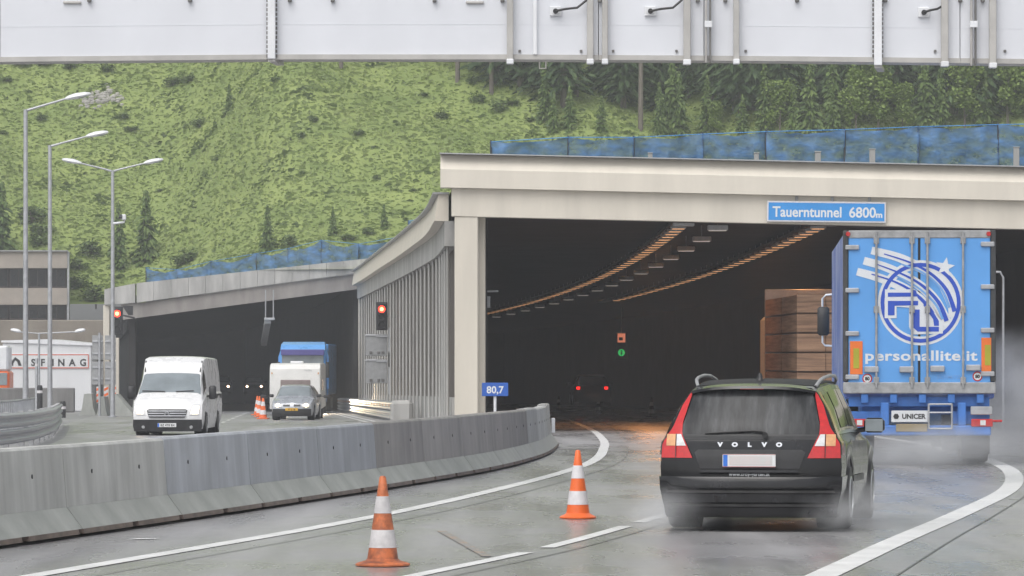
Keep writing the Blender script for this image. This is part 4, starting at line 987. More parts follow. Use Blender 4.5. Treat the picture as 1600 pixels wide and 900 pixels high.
for i in range(n):
    y0, y1 = edges[i], edges[i+1]-.03; k = n-i
    p0 = Vector((bar_c(y0), y0, g(y0)))
    lab = ('concrete barrier element at the tunnel end of the row, with an upright white reflector' if k == 1 else
           '%s concrete barrier element of the curved row, counted from its tunnel end' % (ordn[k-1] if k <= len(ordn) else '%dth' % k))
    t = thing('concrete_barrier', lab, 'barrier', p0, 0, 'concrete barrier elements along the left lane edge')
    def sec(pr, y): s_ = (bar_c(y+.3)-bar_c(y-.3))/.6; kk = math.sqrt(1+s_*s_); return [(bar_c(y)+a*kk, y, g(y)+z) for a, z in pr]
    ys = [lerp(y0, y1, j/4) for j in range(5)]
    lift = .035 if k == 1 else R.uniform(-.008, .012)
    up = [(a, z) for a, z in prof[3:7]]; up = [(a, z+(lift if z > .8 else 0)) for a, z in up]
    ch = [(-.2, .291), (-.243, .875+lift), (-.265, .9+lift), (-.41, .9+lift), (-.432, .875+lift), (-.475, .291)]
    MB().loft([sec(ch, y) for y in ys]).build('upper_wall', barrier_mat(i), t, smooth=25, origin=p0)
    MB().loft([sec([(-.045, .078), (-.198, .29), (-.477, .29), (-.605, .078)], y) for y in ys]).build('sloped_foot', M['foot'], t, smooth=25, origin=p0)
    b = MB()
    for a, c in ((y0, lerp(y0, y1, .47)), (lerp(y0, y1, .53), y1-.15)): b.loft([sec([(-.03, .03), (-.04, .077), (-.61, .077), (-.62, .03)], lerp(a, c, j/3)) for j in range(4)])
    b.build('bottom_edge', M['foot_rim'], t, smooth=25, origin=p0)
    b = MB()
    for q in (.25, .72):
        y = lerp(y0, y1, q); b.lathe([(.022, -.012), (.022, .004)], (bar_c(y)-.222, y, g(y)+.62), 'x', 10)
    b.build('lifting_hole', M['dark_plastic'], t, origin=p0)
    if k == 1: MB().bbox(bar_c(97)-.2, bar_c(97)-.12, 96.9, 97.06, g(97)+.30, g(97)+.62, .01).build('reflector', M['white'], t, origin=p0)
    # joint shadow gap is real: elements stand 18 mm apart

# ---------------------------------------------------------------- cones
def cone(label, loc, h, mo, mb, bottom=1.0, square=False, lean=0, group=None):
    t = thing('traffic_cone', label, 'traffic cone', loc, R.uniform(0, 6), group)
    r = lambda z: lerp(.139, .026, z/h)*h/.75
    zs = [.055, .2, .36, .54, .70, .985]
    zs = [q*h for q in (.06, .20, .40, .585, .775, .985)]
    names = [('lower_band', mo), ('white_band', mb), ('middle_band', mo), ('white_band', mb), ('tip', mo)]
    for (a, c), (nm, mm) in zip(zip(zs, zs[1:]), names):
        d_ = .003 if nm == 'white_band' else 0
        pr = [(r(a)+d_, a), (r(c)+d_, c)]
        if nm == 'tip': pr += [(r(c)*.7, c+.015*h), (.004, c+.018*h)]
        MB().lathe(pr, n=24).build(nm, mm, t, smooth=40)
    R_ = .255*h/.75*bottom
    if square: MB().bbox(-R_*.9, R_*.9, -R_*.9, R_*.9, 0, .05*h, .02).build('base', mo, t)
    else: MB().lathe([(R_, 0), (R_, .018*h), (R_*.93, .03*h), (r(.06*h)*1.12, .055*h), (r(.07*h), .075*h)], n=28).build('base', mo, t, smooth=40)
    t.rotation_euler.x = lean; return t
p = at(598, 880, 37.9); cone('dirty faded orange and white traffic cone nearest the camera', (p.x, 37.9, g(37.9)+.003), .755, M['orange_dirty'], M['band_dirty'], .9)
p = at(903, 806, 49.2); cone('clean bright orange and white traffic cone beside the lane dashes', (p.x, 49.2, g(49.2)+.003), .745, M['orange'], M['band'], .80)
for i, (x, d, h, lab) in enumerate([(411, 190, .95, 'nearest orange and white cone in the line at the left tunnel mouth'), (405.5, 204, .95, 'middle orange and white cone in the line at the left tunnel mouth'), (402, 220, .95, 'farthest orange and white cone in the line at the left tunnel mouth')]):
    cone(lab, (at(x, 0, d).x, d, g(d)+.003), h, M['orange'], M['band'], .8, True)
M['dim_orange'] = mat('shade_darkened_cone', (.06, .055, .05), .6, var=.2)  # tunnel shade put into the cone colour, darkened almost to black
for x, d, lab in ((1018, 202, 'cone darkened for the tunnel shade, standing nearest in the right tunnel roadway'), (935, 235, 'cone darkened for the tunnel shade, in the right tunnel below the two red tail lights'), (873, 262, 'cone darkened for the tunnel shade, just beyond the end of the concrete barrier, in the right tunnel')):
    cone(lab, (at(x, 0, d).x, d, g(d)+.003), .9, M['dim_orange'], M['concrete'], .9, True)

# ---------------------------------------------------------------- signs
sx0, sx1 = at(1199, 0, 129.8).x, at(1386, 0, 129.8).x; zt, zb_ = at(0, 314, 129.8).z, at(0, 347, 129.8).z
t = thing('tunnel_name_sign', 'long blue sign with the tunnel name and 6800m fixed across the cream portal beam', 'sign', ((sx0+sx1)/2, PY+.1, (zt+zb_)/2))
t.rotation_euler.y = .012; w, h = (sx1-sx0)/2, (zt-zb_)/2
MB().bbox(-w, w, .0, .06, -h, h, .015).build('sign_frame', M['band'], t)
MB().box(-w+.05, w-.05, -.006, -.001, -h+.05, h-.05).build('sign_panel', M['signblue'], t)
for s_, xa, xb, sz in (('Tauerntunnel', 1208, 1316, .42), ('6800', 1328, 1370, .42), ('m', 1370, 1380, .24)):
    tb = MB().text(s_, sz, lambda x, y: (x, 0, y), bold=.009, align='LEFT'); mx, mn = max(v[0] for v in tb.v), min(v[0] for v in tb.v); a, c = at(xa, 0, 129.8).x-(sx0+sx1)/2, at(xb, 0, 129.8).x-(sx0+sx1)/2
    tb.v = [(a+(v[0]-mn)/(mx-mn)*(c-a), -.010, v[2]-.15) for v in tb.v]; tb.build('lettering', M['signwhite'], t)
for x in (-w*.5, w*.1, w*.72): MB().bbox(x-.04, x+.04, .05, .3, h-.02, h+.14, .01).build('bracket', M['steel_grey'], t)
d = 122.0; p, q = at(753, 598, d), at(794, 619, d)
t = thing('kilometre_sign', 'small blue plate reading 80,7 on a white post behind the barrier end', 'sign', ((p.x+q.x)/2, d, g(d)))
MB().bbox(p.x-t.location.x, q.x-t.location.x, -.03, 0, q.z-g(d), p.z-g(d), .008).build('plate', M['kmblue'], t)
MB().text('80,7', .27, lambda x, y: (x, -.034, (p.z+q.z)/2-g(d)-.1+y), bold=.006).build('figures', M['signwhite'], t)
MB().tube([(0, .05, 0), (0, .05, p.z-g(d)-.03)], .04, 10).build('post', M['white'], t, smooth=60)
def signal(label, px, py, d, pole_z=None):
    p = at(px, py, d); s = d/F; t = thing('traffic_signal', label, 'traffic light', p)
    MB().bbox(-7*s, 7*s, 0, .25, -31*s, 9*s, .03).build('housing', M['dark_plastic'], t)
    MB().bbox(-9*s, 9*s, .1, .13, -33*s, 11*s, .02).build('backing_board', M['dark_plastic'], t)
    for k, mm in enumerate((M['red_on'], M['glass_dark'], M['glass_dark'])):
        z = -k*12.5*s; MB().lathe([(5.4*s, -.03), (4.6*s, -.005)], (0, 0, z), 'y', 20).build('lens', mm, t)
        if k == 0: MB().lathe([(2.8*s, -.04), (2.2*s, -.033)], (0, 0, z), 'y', 16).build('lamp_core', M['red_core'], t)
        rows = [[(5.8*s*math.cos(a), y, z+5.8*s*math.sin(a)) for a in [math.radians(-10+200*i/12) for i in range(13)]] for y in (0, -.22)]
        MB().grid(rows).build('visor', M['dark_plastic'], t)
    return t
t = signal('red traffic light mounted high on the finned gallery wall', 596.5, 483, 198)
MB().beam((0, .2, -.3), (.9, .3, -.35), .08, .08).build('bracket', M['steel_grey'], t); MB().beam((.75, .3, 1.2), (.75, .3, -4.2), .1, .1).build('post', M['galv'], t)
t = signal('red traffic light at the outer end of the left tunnel parapet', 183, 490, 259)
MB().prism([(.3, .45), (.9, .45), (.9, -.1), (.65, -.1)], .05, .3).build('bracket', M['dark_plastic'], t); MB().beam((.3, .2, -.1), (1.0, .2, -.25), .1, .1).build('arm', M['dark_plastic'], t)
MB().beam((-.2, .2, -.6), (-.2, .2, g(259)-t.location.z), .12, .12).build('post', M['galv'], t)
s = 224/F
for i, (py0, py1, lab) in enumerate([(522, 556, 'upper of two grey panels stacked under the red light on the gallery wall'), (561, 599, 'lower of two grey panels stacked under the red light on the gallery wall')]):
    p, q = at(571, py0, 199), at(605, py1, 199)
    t = thing('wall_panel', lab, 'panel', ((p.x+q.x)/2, 199, q.z)); w = (q.x-p.x)/2; hh = p.z-q.z
    MB().bbox(-w, w, 0, .12, 0, hh, .02).build('panel', M['steel_grey'], t)
    MB().bbox(-w-.02, w*.0, -.04, .0, hh-.09, hh-.02, .01).build('upper_rail', M['galv'], t); MB().bbox(0, w+.03, -.05, .0, hh-.14, hh-.07, .01).build('upper_rail', M['galv'], t)
    for x in (-w*.5, w*.2, w*.6): MB().bbox(x-.06, x+.06, -.05, 0, .08, .2, .01).build('clamp', M['concrete_dark'], t)
    MB().beam((w+.08, .05, -.5), (w+.08, .05, hh+.3), .06, .06).build('side_post', M['galv'], t)

# ---------------------------------------------------------------- street lamps
def lamp_head(t, x, z, sd, s):
    o = MB().loft([[(x+sd*u*1.15*s*1.0, w_*math.cos(a), z+.19*u*1.15*s+h_*math.sin(a)*(1 if math.sin(a) > 0 else .6)) for a in [2*math.pi*k/10 for k in range(10)]] for u, w_, h_ in ((0, .06, .05), (.12, .14, .10), (.4, .19, .14), (.75, .17, .12), (.95, .1, .07), (1, .03, .02))]).build('lamp_head', M['white'], t, smooth=50)
    MB().box(x+sd*.35*s if sd > 0 else x-1.0*s, x+sd*1.0*s if sd > 0 else x-.35*s, -.1, .1, z+.02, z+.03).build('lamp_glass', M['glass_light'], o)
def street_lamp(label, px, py, base_py, d, arms, head0):
    p = at(px, py, d); z0 = g(d); hh = p.z-z0
    t = thing('street_lamp', label, 'street lamp', (p.x, d, z0))
    MB().tube([(0, 0, -.05), (0, 0, 2), (0, 0, hh)], .12, 12, .075).build('pole', M['galv'], t, smooth=60)
    MB().lathe([(.2, 0), (.2, .04), (.13, .06)], n=12).build('base_plate', M['galv'], t)
    for sd, dx, dz in arms:
        MB().tube([(0, 0, hh-.05), (sd*dx*.3, 0, hh+dz*.22), (sd*dx, 0, hh+dz)], .05, 8, .035).build('arm', M['galv'], t, smooth=60)
        lamp_head(t, sd*dx*.97, hh+dz*.97, sd, head0)
    return t
street_lamp('tallest grey street lamp, nearest of three, with one arm reaching right', 40, 171, 640, 160, [(1, 64/43.75, 17/43.75)], .80)
street_lamp('middle grey street lamp of three, with one arm reaching right', 78, 227, 640, 182, [(1, 58/38.4, 14/38.4)], .80)
l3 = street_lamp('farthest grey street lamp of three, with two arms and a camera on its pole', 176, 266, 640, 204, [(1, 50/34.3, 11/34.3), (-1, 50/34.3, 11/34.3)], .78)
d = 203.6; p = at(188, 344, d); s = d/F
t = thing('surveillance_camera', 'white camera on a bent bracket on the pole of the two-armed street lamp', 'camera', p)
b = MB(); b.tube([(-11*s, .1, -5*s), (6*s, 0, -3*s), (7*s, 0, 2*s)], .05, 8); b.build('bracket', M['white'], t, smooth=50)
MB().bbox(2*s, 9*s, -.15, .15, 0, 9*s, .04).build('housing', M['white'], t); MB().lathe([(.09, -.05), (.09, .1)], (0, -.12, 5*s), 'x', 12).build('lens', M['glass_dark'], t)
d = 240.0; s = d/F; p = at(61, 521, d)
t = thing('street_lamp', 'low twin-headed lamp in front of the white hall at far left', 'street lamp', (p.x, d, g(d))); hh = p.z-g(d)
MB().tube([(0, 0, 0), (0, 0, hh)], .06, 8).build('pole', M['galv'], t, smooth=60)
for sd, dx in ((-1, 38*s), (1, 66*s)):
    MB().tube([(0, 0, hh), (sd*dx, 0, hh+.1)], .035, 6).build('arm', M['galv'], t, smooth=60); lamp_head(t, sd*(dx-.35), hh+.08, sd, .5)

# ---------------------------------------------------------------- guard rails
def wbeam(b, f, y0, y1, z, depth=.06, h=.31, face=1, n=24):
    pr = [(0, -.5), (face*depth, -.36), (face*depth, -.2), (0, -.06), (0, .06), (face*depth, .2), (face*depth, .36), (0, .5)]
    b.grid([[(f(y)+a, y, g(y)+z+q*h) for a, q in pr] for y in [lerp(y0, y1, i/n) for i in range(n+1)]]); return b
t = thing('guard_rail', 'double galvanised guard rail with railing at the far left road edge', 'guard rail', (rail_c(120), 120, g(120))); O = Vector(t.location)
wbeam(MB(), rail_c, 50, 156, .60).build('upper_rail', M['galv'], t, smooth=40, origin=O); wbeam(MB(), rail_c, 50, 152, .27).build('lower_rail', M['galv'], t, smooth=40, origin=O)
y = 52
while y < 156:
    MB().bbox(rail_c(y)-.14, rail_c(y)-.02, y-.05, y+.05, g(y)-.1, g(y)+.78, .01).build('post', M['steel_grey'], t, origin=O); y += 4
t = thing('railing', 'grey bar railing standing behind the left guard rail', 'railing', (rail_c(120)-.8, 120, g(120))); O = Vector(t.location)
for z in (.95, .2):
    MB().tube([(rail_c(y)-.9, y, g(y)+z) for y in range(60, 153, 4)], .03, 6).build('hand_rail', M['galv'], t, smooth=60, origin=O)
y = 70
while y < 152: MB().tube([(rail_c(y)-.9, y, g(y)+.0), (rail_c(y)-.9, y, g(y)+.95)], .022, 5).build('railing_bar', M['galv'], t, origin=O); y += 1.3
f2 = lambda y: fin_c(y)-.75
t = thing('guard_rail', 'guard rail lit yellow by headlights along the foot of the finned gallery wall', 'guard rail', (f2(165), 165, g(165))); O = Vector(t.location)
wbeam(MB(), f2, 163, 262, .62, face=-1).build('upper_rail', M['galv'], t, smooth=40, origin=O); wbeam(MB(), f2, 163, 262, .26, face=-1).build('lower_rail', M['galv'], t, smooth=40, origin=O)
y = 164
while y < 262:
    MB().bbox(f2(y)+.02, f2(y)+.14, y-.05, y+.05, g(y)-.1, g(y)+.8, .01).build('post', M['steel_grey'], t, origin=O)
    MB().bbox(f2(y)-.09, f2(y)-.065, y-.06, y+.06, g(y)+.58, g(y)+.68, .01).build('reflector', M['amber_lens'], t, origin=O); y += 4
MB().bbox(f2(162)-.3, f2(162)+.5, 161.5, 163, g(162), g(162)+.85, .12).build('end_terminal', M['concrete'], t, origin=O)

# ---------------------------------------------------------------- far left: sign backs, blocks, buildings
d = 214.0; s = d/F
for x0_, x1_, lab in ((144, 161, 'left column of grey sign backs on a post before the left tunnel'), (164, 181, 'right column of grey sign backs on a post before the left tunnel')):
    p = at((x0_+x1_)/2, 600, d); t = thing('road_sign', lab, 'sign', (p.x, d, g(d))); w = (x1_-x0_)*s/2
    for a, c in ((524, 562), (565, 601)):
        o = MB().bbox(-w, w, 0, .04, at(0, c, d).z-g(d), at(0, a, d).z-g(d), .01).build('sign_back', M['steel_grey'], t); b = MB()
        for f_ in (.25, .75): z = lerp(at(0, c, d).z, at(0, a, d).z, f_)-g(d); b.bbox(-w*.95, w*.95, -.05, -.002, z-.04, z+.04, .01)
        b.build('stiffener', M['galv'], o)
    MB().tube([(.1, -.1, 0), (.1, -.1, at(0, 520, d).z-g(d))], .06, 10).build('post', M['galv'], t, smooth=60)
blk = [(137, 652, 26, 34, 216, 'wedge-ended concrete block left of the sign posts'), (159, 654, 18, 30, 215, 'middle concrete block under the sign backs'), (184, 656, 24, 34, 213, 'concrete block with a long sloping end right of the sign posts'), (212, 645, 16, 22, 232, 'small pale concrete block half hidden by the white van')]
for k, (x, y, w, h, d, lab) in enumerate(blk):
    s = d/F; p = at(x, y, d); w *= s; h *= s
    pr = [(-w*.5, 0), (-w*.34, h*.35), (-w*.22, h), (w*.22, h), (w*.34, h*.35), (w*.5, 0)] if k != 2 else [(-w*.42, 0), (-w*.42, h), (-w*.1, h), (w*.95, h*.12), (w*.95, 0)]
    b = MB().prism(pr, 0, 2.2); o = b.build('concrete_block', M['foot']); o.location = (p.x, d, g(d)); tag(o, lab, 'concrete block')
for x, lab in ((154, 'left orange and white beacon plate between the concrete blocks'), (166, 'middle orange and white beacon plate between the concrete blocks'), (178, 'right orange and white beacon plate between the concrete blocks')):
    d = 217.0; s = d/F; p = at(x, 630, d); t = thing('beacon_plate', lab, 'beacon', (p.x, d, g(d))); zb_ = p.z-g(d)
    MB().bbox(-3.4*s, 3.4*s, 0, .04, zb_, zb_+26*s, .01).build('plate', M['band'], t); b = MB()
    for q in range(3): z = zb_+(1+q*9)*s; b.prism([(-3.3*s, z), (3.3*s, z+3*s), (3.3*s, z+7*s), (-3.3*s, z+4*s)], -.006, -.001)
    b.build('stripes', M['orange'], t); MB().bbox(-.05, .05, .01, .05, 0, zb_+.02, .005).build('post', M['dark_plastic'], t)
# two-storey building
M['bconc'] = mat('warm_grey_render', (.40, .355, .31), .75, var=.1, scale=.8, bump=.1)
M['bdark'] = mat('dark_brown_window_band', (.055, .045, .045), .25, var=.25, scale=1.5)
d = 292.0; z_ = lambda y: at(0, y, d).z; x_ = lambda x: at(x, 0, d).x
t = thing('office_building', 'flat-roofed building with two dark window bands at the far left above the wall', 'building', (x_(105), d, z_(505))); O = Vector(t.location)
xl = x_(-260)
for y0, y1 in ((393, 419), (450, 476), (500, 512)): MB().prism([(xl, d), (x_(105), d), (x_(105)-1.45, d+14), (xl, d+14)], z_(y1), z_(y0), 'z').build('wall_band', M['bconc'], t, origin=O)
MB().prism([(xl, d-.2), (x_(107), d-.2), (x_(107)-1.45, d+14.2), (xl, d+14.2)], z_(393)+.003, z_(391), 'z').build('roof_edge', M['steel_grey'], t, origin=O)
for y0, y1 in ((419, 450), (476, 500)):
    x = 103
    while x > -250:
        for a, c in ((x-29, x-.8),):
            w_ = MB().bbox(x_(a), x_(c), d+.25, d+.5, z_(y1)+.01, z_(y0)-.01, .02).build('window', M['bdark'], t, origin=O)
            b = MB(); b.box(x_(a)+.06, x_(lerp(a, c, .48)), d+.235, d+.246, z_(y1)+.12, z_(y0)-.1); b.box(x_(lerp(a, c, .52)), x_(c)-.06, d+.235, d+.246, z_(y1)+.12, z_(y0)-.1); b.build('pane', M['glass_dark'], w_, origin=O)
        x -= 30
    MB().prism([(xl, d+.52), (x_(103), d+.52), (x_(103)-1.45, d+13.8), (xl, d+13.8)], z_(y1)-.05, z_(y0)+.05, 'z').build('core', M['bdark'], t, origin=O)
MB().bbox(x_(104.5), x_(108), d+.1, d+.6, z_(512), z_(393), .02).build('corner_post', M['galv'], t, origin=O)
d = 284.0
o = MB().bbox(at(-420, 0, d).x, at(172, 0, d).x, 0, 1.2, 0, at(0, 500, d).z-g(d), .05).build('retaining_wall', mat('brown_stained_concrete', (.24, .21, .175), .75, var=.15, scale=.6, stretch=(1, 1, .4)))
o.location = (0, d, g(d)); tag(o, 'long brownish concrete retaining wall below the office building', 'retaining wall')
# white hall with lettering
d = 262.0; z_ = lambda y: at(0, y, d).z; x_ = lambda x: at(x, 0, d).x
t = thing('white_hall', 'white tent hall with a red-framed lettered banner at far left', 'hall', (x_(80), d, g(d))); O = Vector(t.location)
MB().bbox(x_(4), x_(143), d, d+9, g(d), z_(536), .05).build('wall', mat('white_tarpaulin', (.74, .75, .76), .5, var=.05, scale=.7, stretch=(1, 1, .3)), t, origin=O)
MB().prism([(x_(2), z_(535)), (x_(145), z_(540)), (x_(145), z_(537)), (x_(74), z_(530)), (x_(2), z_(532))], d-.1, d+9.2).build('roof', M['white'], t, origin=O)
sg = MB().bbox(x_(14), x_(139), d-.06, d-.003, z_(576), z_(553), .01).build('banner', M['plate_white'], t, origin=O)
b = MB()
for a, c in ((553.5, 555), (574, 575.5)): b.box(x_(14.2), x_(138.8), d-.066, d-.061, z_(c), z_(a))
for a, c in ((14.2, 15.5), (137.5, 138.8)): b.box(x_(a), x_(c), d-.0665, d-.0615, z_(575.5), z_(553.5))
b.build('red_border', mat('banner_red', (.62, .12, .07), .5, var=.05), sg, origin=O)
tb = MB()
for ch, px in zip('SFINAG', (52, 67, 83, 96, 113, 130)): tb.text(ch, .56, lambda x, y, px=px: (x_(px)+x*.95, d-.072, z_(571.5)+y), bold=.018)
tb.build('lettering', mat('letter_black', (.03, .03, .032), .5, var=.05), sg, origin=O)
MB().prism([(x_(17), z_(571.5)), (x_(17), z_(566)), (x_(24), z_(558)), (x_(31), z_(563)), (x_(34), z_(571.5)), (x_(29), z_(571.5)), (x_(27), z_(565)), (x_(24), z_(563)), (x_(21), z_(568)), (x_(21), z_(571.5))], d-.072, d-.067).build('emblem', M['dark_plastic'], sg, origin=O)
d = 250.0; z_ = lambda y: at(0, y, d).z; x_ = lambda x: at(x, 0, d).x
o = MB().bbox(x_(-120)-x_(50), x_(116)-x_(50), 0, .5, 0, z_(606)-g(d), .05).build('low_wall', M['concrete_dark']); o.location = (x_(50), d, g(d)); tag(o, 'low dark concrete wall in front of the white hall', 'wall')
t = thing('work_truck', 'orange and white work truck cut off by the left picture edge', 'truck', (x_(-22), d+3, g(d)))
MB().bbox(-2.2, .97, 0, 2.2, .6, 2.3, .12).build('cab', M['orange'], t); MB().bbox(-2.0, .9, -.02, 2, 2.31, z_(540)-g(d), .1).build('roof', M['white'], t)
MB().bbox(.1, .85, -.03, 0, 1.5, 2.2, .02).build('window', M['glass_light'], t); MB().bbox(-1.6, -.3, -.03, 0, 1.5, 2.2, .02).build('window', M['glass_light'], t)
for x in (-1.5, .3): MB().lathe([(.3, -.1), (.42, -.08), (.42, .1), (.3, .12)], (x, .05, .42), 'y', 18).build('wheel', M['tyre'], t)
# small posts before the hall
d = 200.0
for x, y0, y1, w, mm, lab in ((62, 602, 634, .13, 'dark_plastic', 'short black bollard between the two nearest street lamps'), (57, 560, 645, .07, 'galv', 'thin grey pole left of the black bollard'), (98, 627, 640, .14, 'dark_plastic', 'small black post at the end of the left guard rail')):
    p = at(x, y0, d); h = p.z-g(d); t = thing('bollard' if w > .1 else 'pole', lab, 'post', (p.x, d, g(d)))
    MB().lathe([(w, 0), (w, h-.1), (w*.8, h), (.01, h+.01)], n=10).build('shaft', M[mm], t, smooth=40)
    MB().lathe([(w*1.04, 0), (w*1.04, .12)], (0, 0, max(.1, h-.35)), n=10).build('collar', M['band'], t, smooth=40)
# slim hooked pipe by the right tunnel wall
d = 128.0; p = at(1563, 425, d); t = thing('pipe_frame', 'slim white pipe frame beside the lorry at the right tunnel mouth', 'pipe', (p.x, d, g(d)))
MB().tube([(-.12, 0, p.z-g(d)), (0, 0, p.z-g(d)), (.08, 0, p.z-g(d)-.15), (.08, 0, 0)], .035, 8).build('pipe', M['galv'], t, smooth=60)
MB().lathe([(.18, 0), (.18, .05), (.09, .07)], (.08, 0, 0), n=12).build('foot', M['galv'], t)

# ---------------------------------------------------------------- overhead gantry
d = 62.0; S_ = F/d; gz = lambda y: CH+(HY-y)/S_; gx = lambda x: (x-CX)/S_
bl_ = [(-700, 106), (-300, 100), (0, 97), (400, 93), (800, 93), (1200, 95.5), (1600, 100), (2000, 105), (2300, 109)]
t = thing('overhead_gantry', 'white overhead gantry with ribbed panels spanning the motorway', 'gantry', (0, d, gz(60))); O = Vector((0, d, gz(60)))
M['panel'] = mat('white_gantry_panel', (.73, .745, .785), .42, var=.035, scale=.9, stretch=(1, 1, .5), rvar=.05)
M['strip'] = mat('aluminium_edge', (.50, .485, .46), .45, metal=.25, var=.1, scale=3)
cuts = [-700, -300, 0, 421, 797, 935, 1100, 1370, 1500, 1700, 2000, 2300]
for a, c in zip(cuts, cuts[1:]):
    secs = []
    for x in (a+.6, (a+c)/2, c-.6):
        y = pl(bl_, x)-8; secs.append([(gx(x), d, gz(y)), (gx(x), d+.55, gz(y)), (gx(x), d+.55, gz(-190)), (gx(x), d, gz(-190))])
    o = MB().loft(secs).build('panel', M['panel'], t, origin=O)
    b = MB().loft([[(gx(x), d-.003, gz(pl(bl_, x)-55.5)), (gx(x), d+.002, gz(pl(bl_, x)-55.5)), (gx(x), d+.002, gz(pl(bl_, x)-54.6)), (gx(x), d-.003, gz(pl(bl_, x)-54.6))] for x in (a+1, (a+c)/2, c-1)]); b.build('panel_seam', M['panel'], o, origin=O)
    secs = []
    for x in (a+.2, (a+c)/2, c-.2):
        y = pl(bl_, x); secs.append([(gx(x), d-.04, gz(y)), (gx(x), d+.5, gz(y)), (gx(x), d+.5, gz(y-7.6)), (gx(x), d-.04, gz(y-7.6))])
    MB().loft(secs).build('bottom_rail', M['strip'], t, origin=O)
def upright(x, w, y1, mm, name='upright', y0=-60, dep=.08):
    return MB().bbox(gx(x-w/2), gx(x+w/2), d-.05-dep, d-.045, gz(y1), gz(y0), .008).build(name, mm, t, origin=O)
for x, w, y1 in ((797, 10, 98), (922, 10, 98), (945, 9, 98), (1073, 11, 99), (1150, 9, 98), (1475, 11, 102), (1550, 11, 104)):
    o = upright(x, w, y1, M['strip'])
    MB().bbox(gx(x-w*.55), gx(x+w*.55), d-.16, d-.02, gz(y1+3), gz(y1-5), .008).build('foot_clip', M['white'], o, origin=O)
for x in (1106, 1520):
    upright(x-3.4, 3.2, 99+(x > 1400)*4, M['strip']); upright(x+3.2, 2.6, 99+(x > 1400)*4, M['concrete_dark']); MB().bbox(gx(x-6), gx(x+6), d-.17, d-.14, gz(44), gz(34), .005).build('clamp', M['white'], t, origin=O)
for x, y1 in ((425, 93), (1371, 103)):
    o = upright(x, 12, y1, M['white'], dep=.1); b = MB()
    for sd in (-1, 1):
        for k in range(14): y = -6+k*7.2; b.box(gx(x+sd*7.2-1.2), gx(x+sd*7.2+1.2), d-.06, d-.035, gz(y+2.4), gz(y-2.4))
    b.build('rivet_strip', M['concrete_dark'], o, origin=O)
    MB().beam((gx(x), d-.1, gz(y1+1)), (gx(x+10), d+.5, gz(y1+3)), .1, .05).build('foot_bracket', M['strip'], o, origin=O)
upright(836, 6, 86, M['white'], 'hinge_plate', dep=.02)
o = MB(); o.tube([(gx(843), d, gz(95)), (gx(843), d, gz(107)), (gx(853), d, gz(107)), (gx(853), d, gz(95))], .012, 6); o.build('eye_bolt', M['strip'], t, origin=O)
for x, y, ex, ey in ((868, 18, 920, -8), (1016, 18, 1070, -10), (1443, 20, 1474, 4)):
    o = MB().bbox(gx(x-9), gx(x+9), d-.05, d-.002, gz(y+7), gz(y-8), .008).build('socket_plate', M['white'], t, origin=O)
    MB().lathe([(.036, -.10), (.036, -.052)], (gx(x), d, gz(y)), 'y', 12).build('socket', M['dark_plastic'], o, origin=O)
    MB().tube([(gx(x), d-.09, gz(y)), (gx(lerp(x, ex, .3)), d-.12, gz(y-3)), (gx(lerp(x, ex, .65)), d-.12, gz(y-5)), (gx(lerp(x, ex, .9)), d-.1, gz(lerp(y, ey, .6))), (gx(ex), d-.08, gz(ey))], .018, 6).build('cable', M['dark_plastic'], o, smooth=60, origin=O)
b = MB()
for x in (140, 297, 453, 520, 679, 785, 937, 1090, 1133, 1245, 1383, 1500, 1535): MB().bbox(gx(x-3), gx(x+3), d-.08, d-.003, gz(4), gz(-5), .008).build('bolt', M['concrete_dark'], t, origin=O)
for x in (812, 908, 958, 1057, 1165, 1461, 1570): MB().bbox(gx(x-2), gx(x+2), d-.03, d-.003, gz(82), gz(78), .004).build('bolt', M['concrete_dark'], t, origin=O)
b = MB()
for x, w in ((113, 28), (742, 28)): b.bbox(gx(x-w/2), gx(x+w/2), d-.04, d-.003, gz(6), gz(2), .008)
b.build('ledge', M['strip'], t, origin=O)
MB().bbox(gx(-720), gx(2320), d+.6, d+1.4, gz(40), gz(-150), .05).build('girder', M['galv'], t, origin=O)
for x in (gx(-690), gx(2290)):
    MB().bbox(x-.3, x+.3, d+.7, d+1.3, g(d), gz(-150), .05).build('leg', M['galv'], t, origin=O)
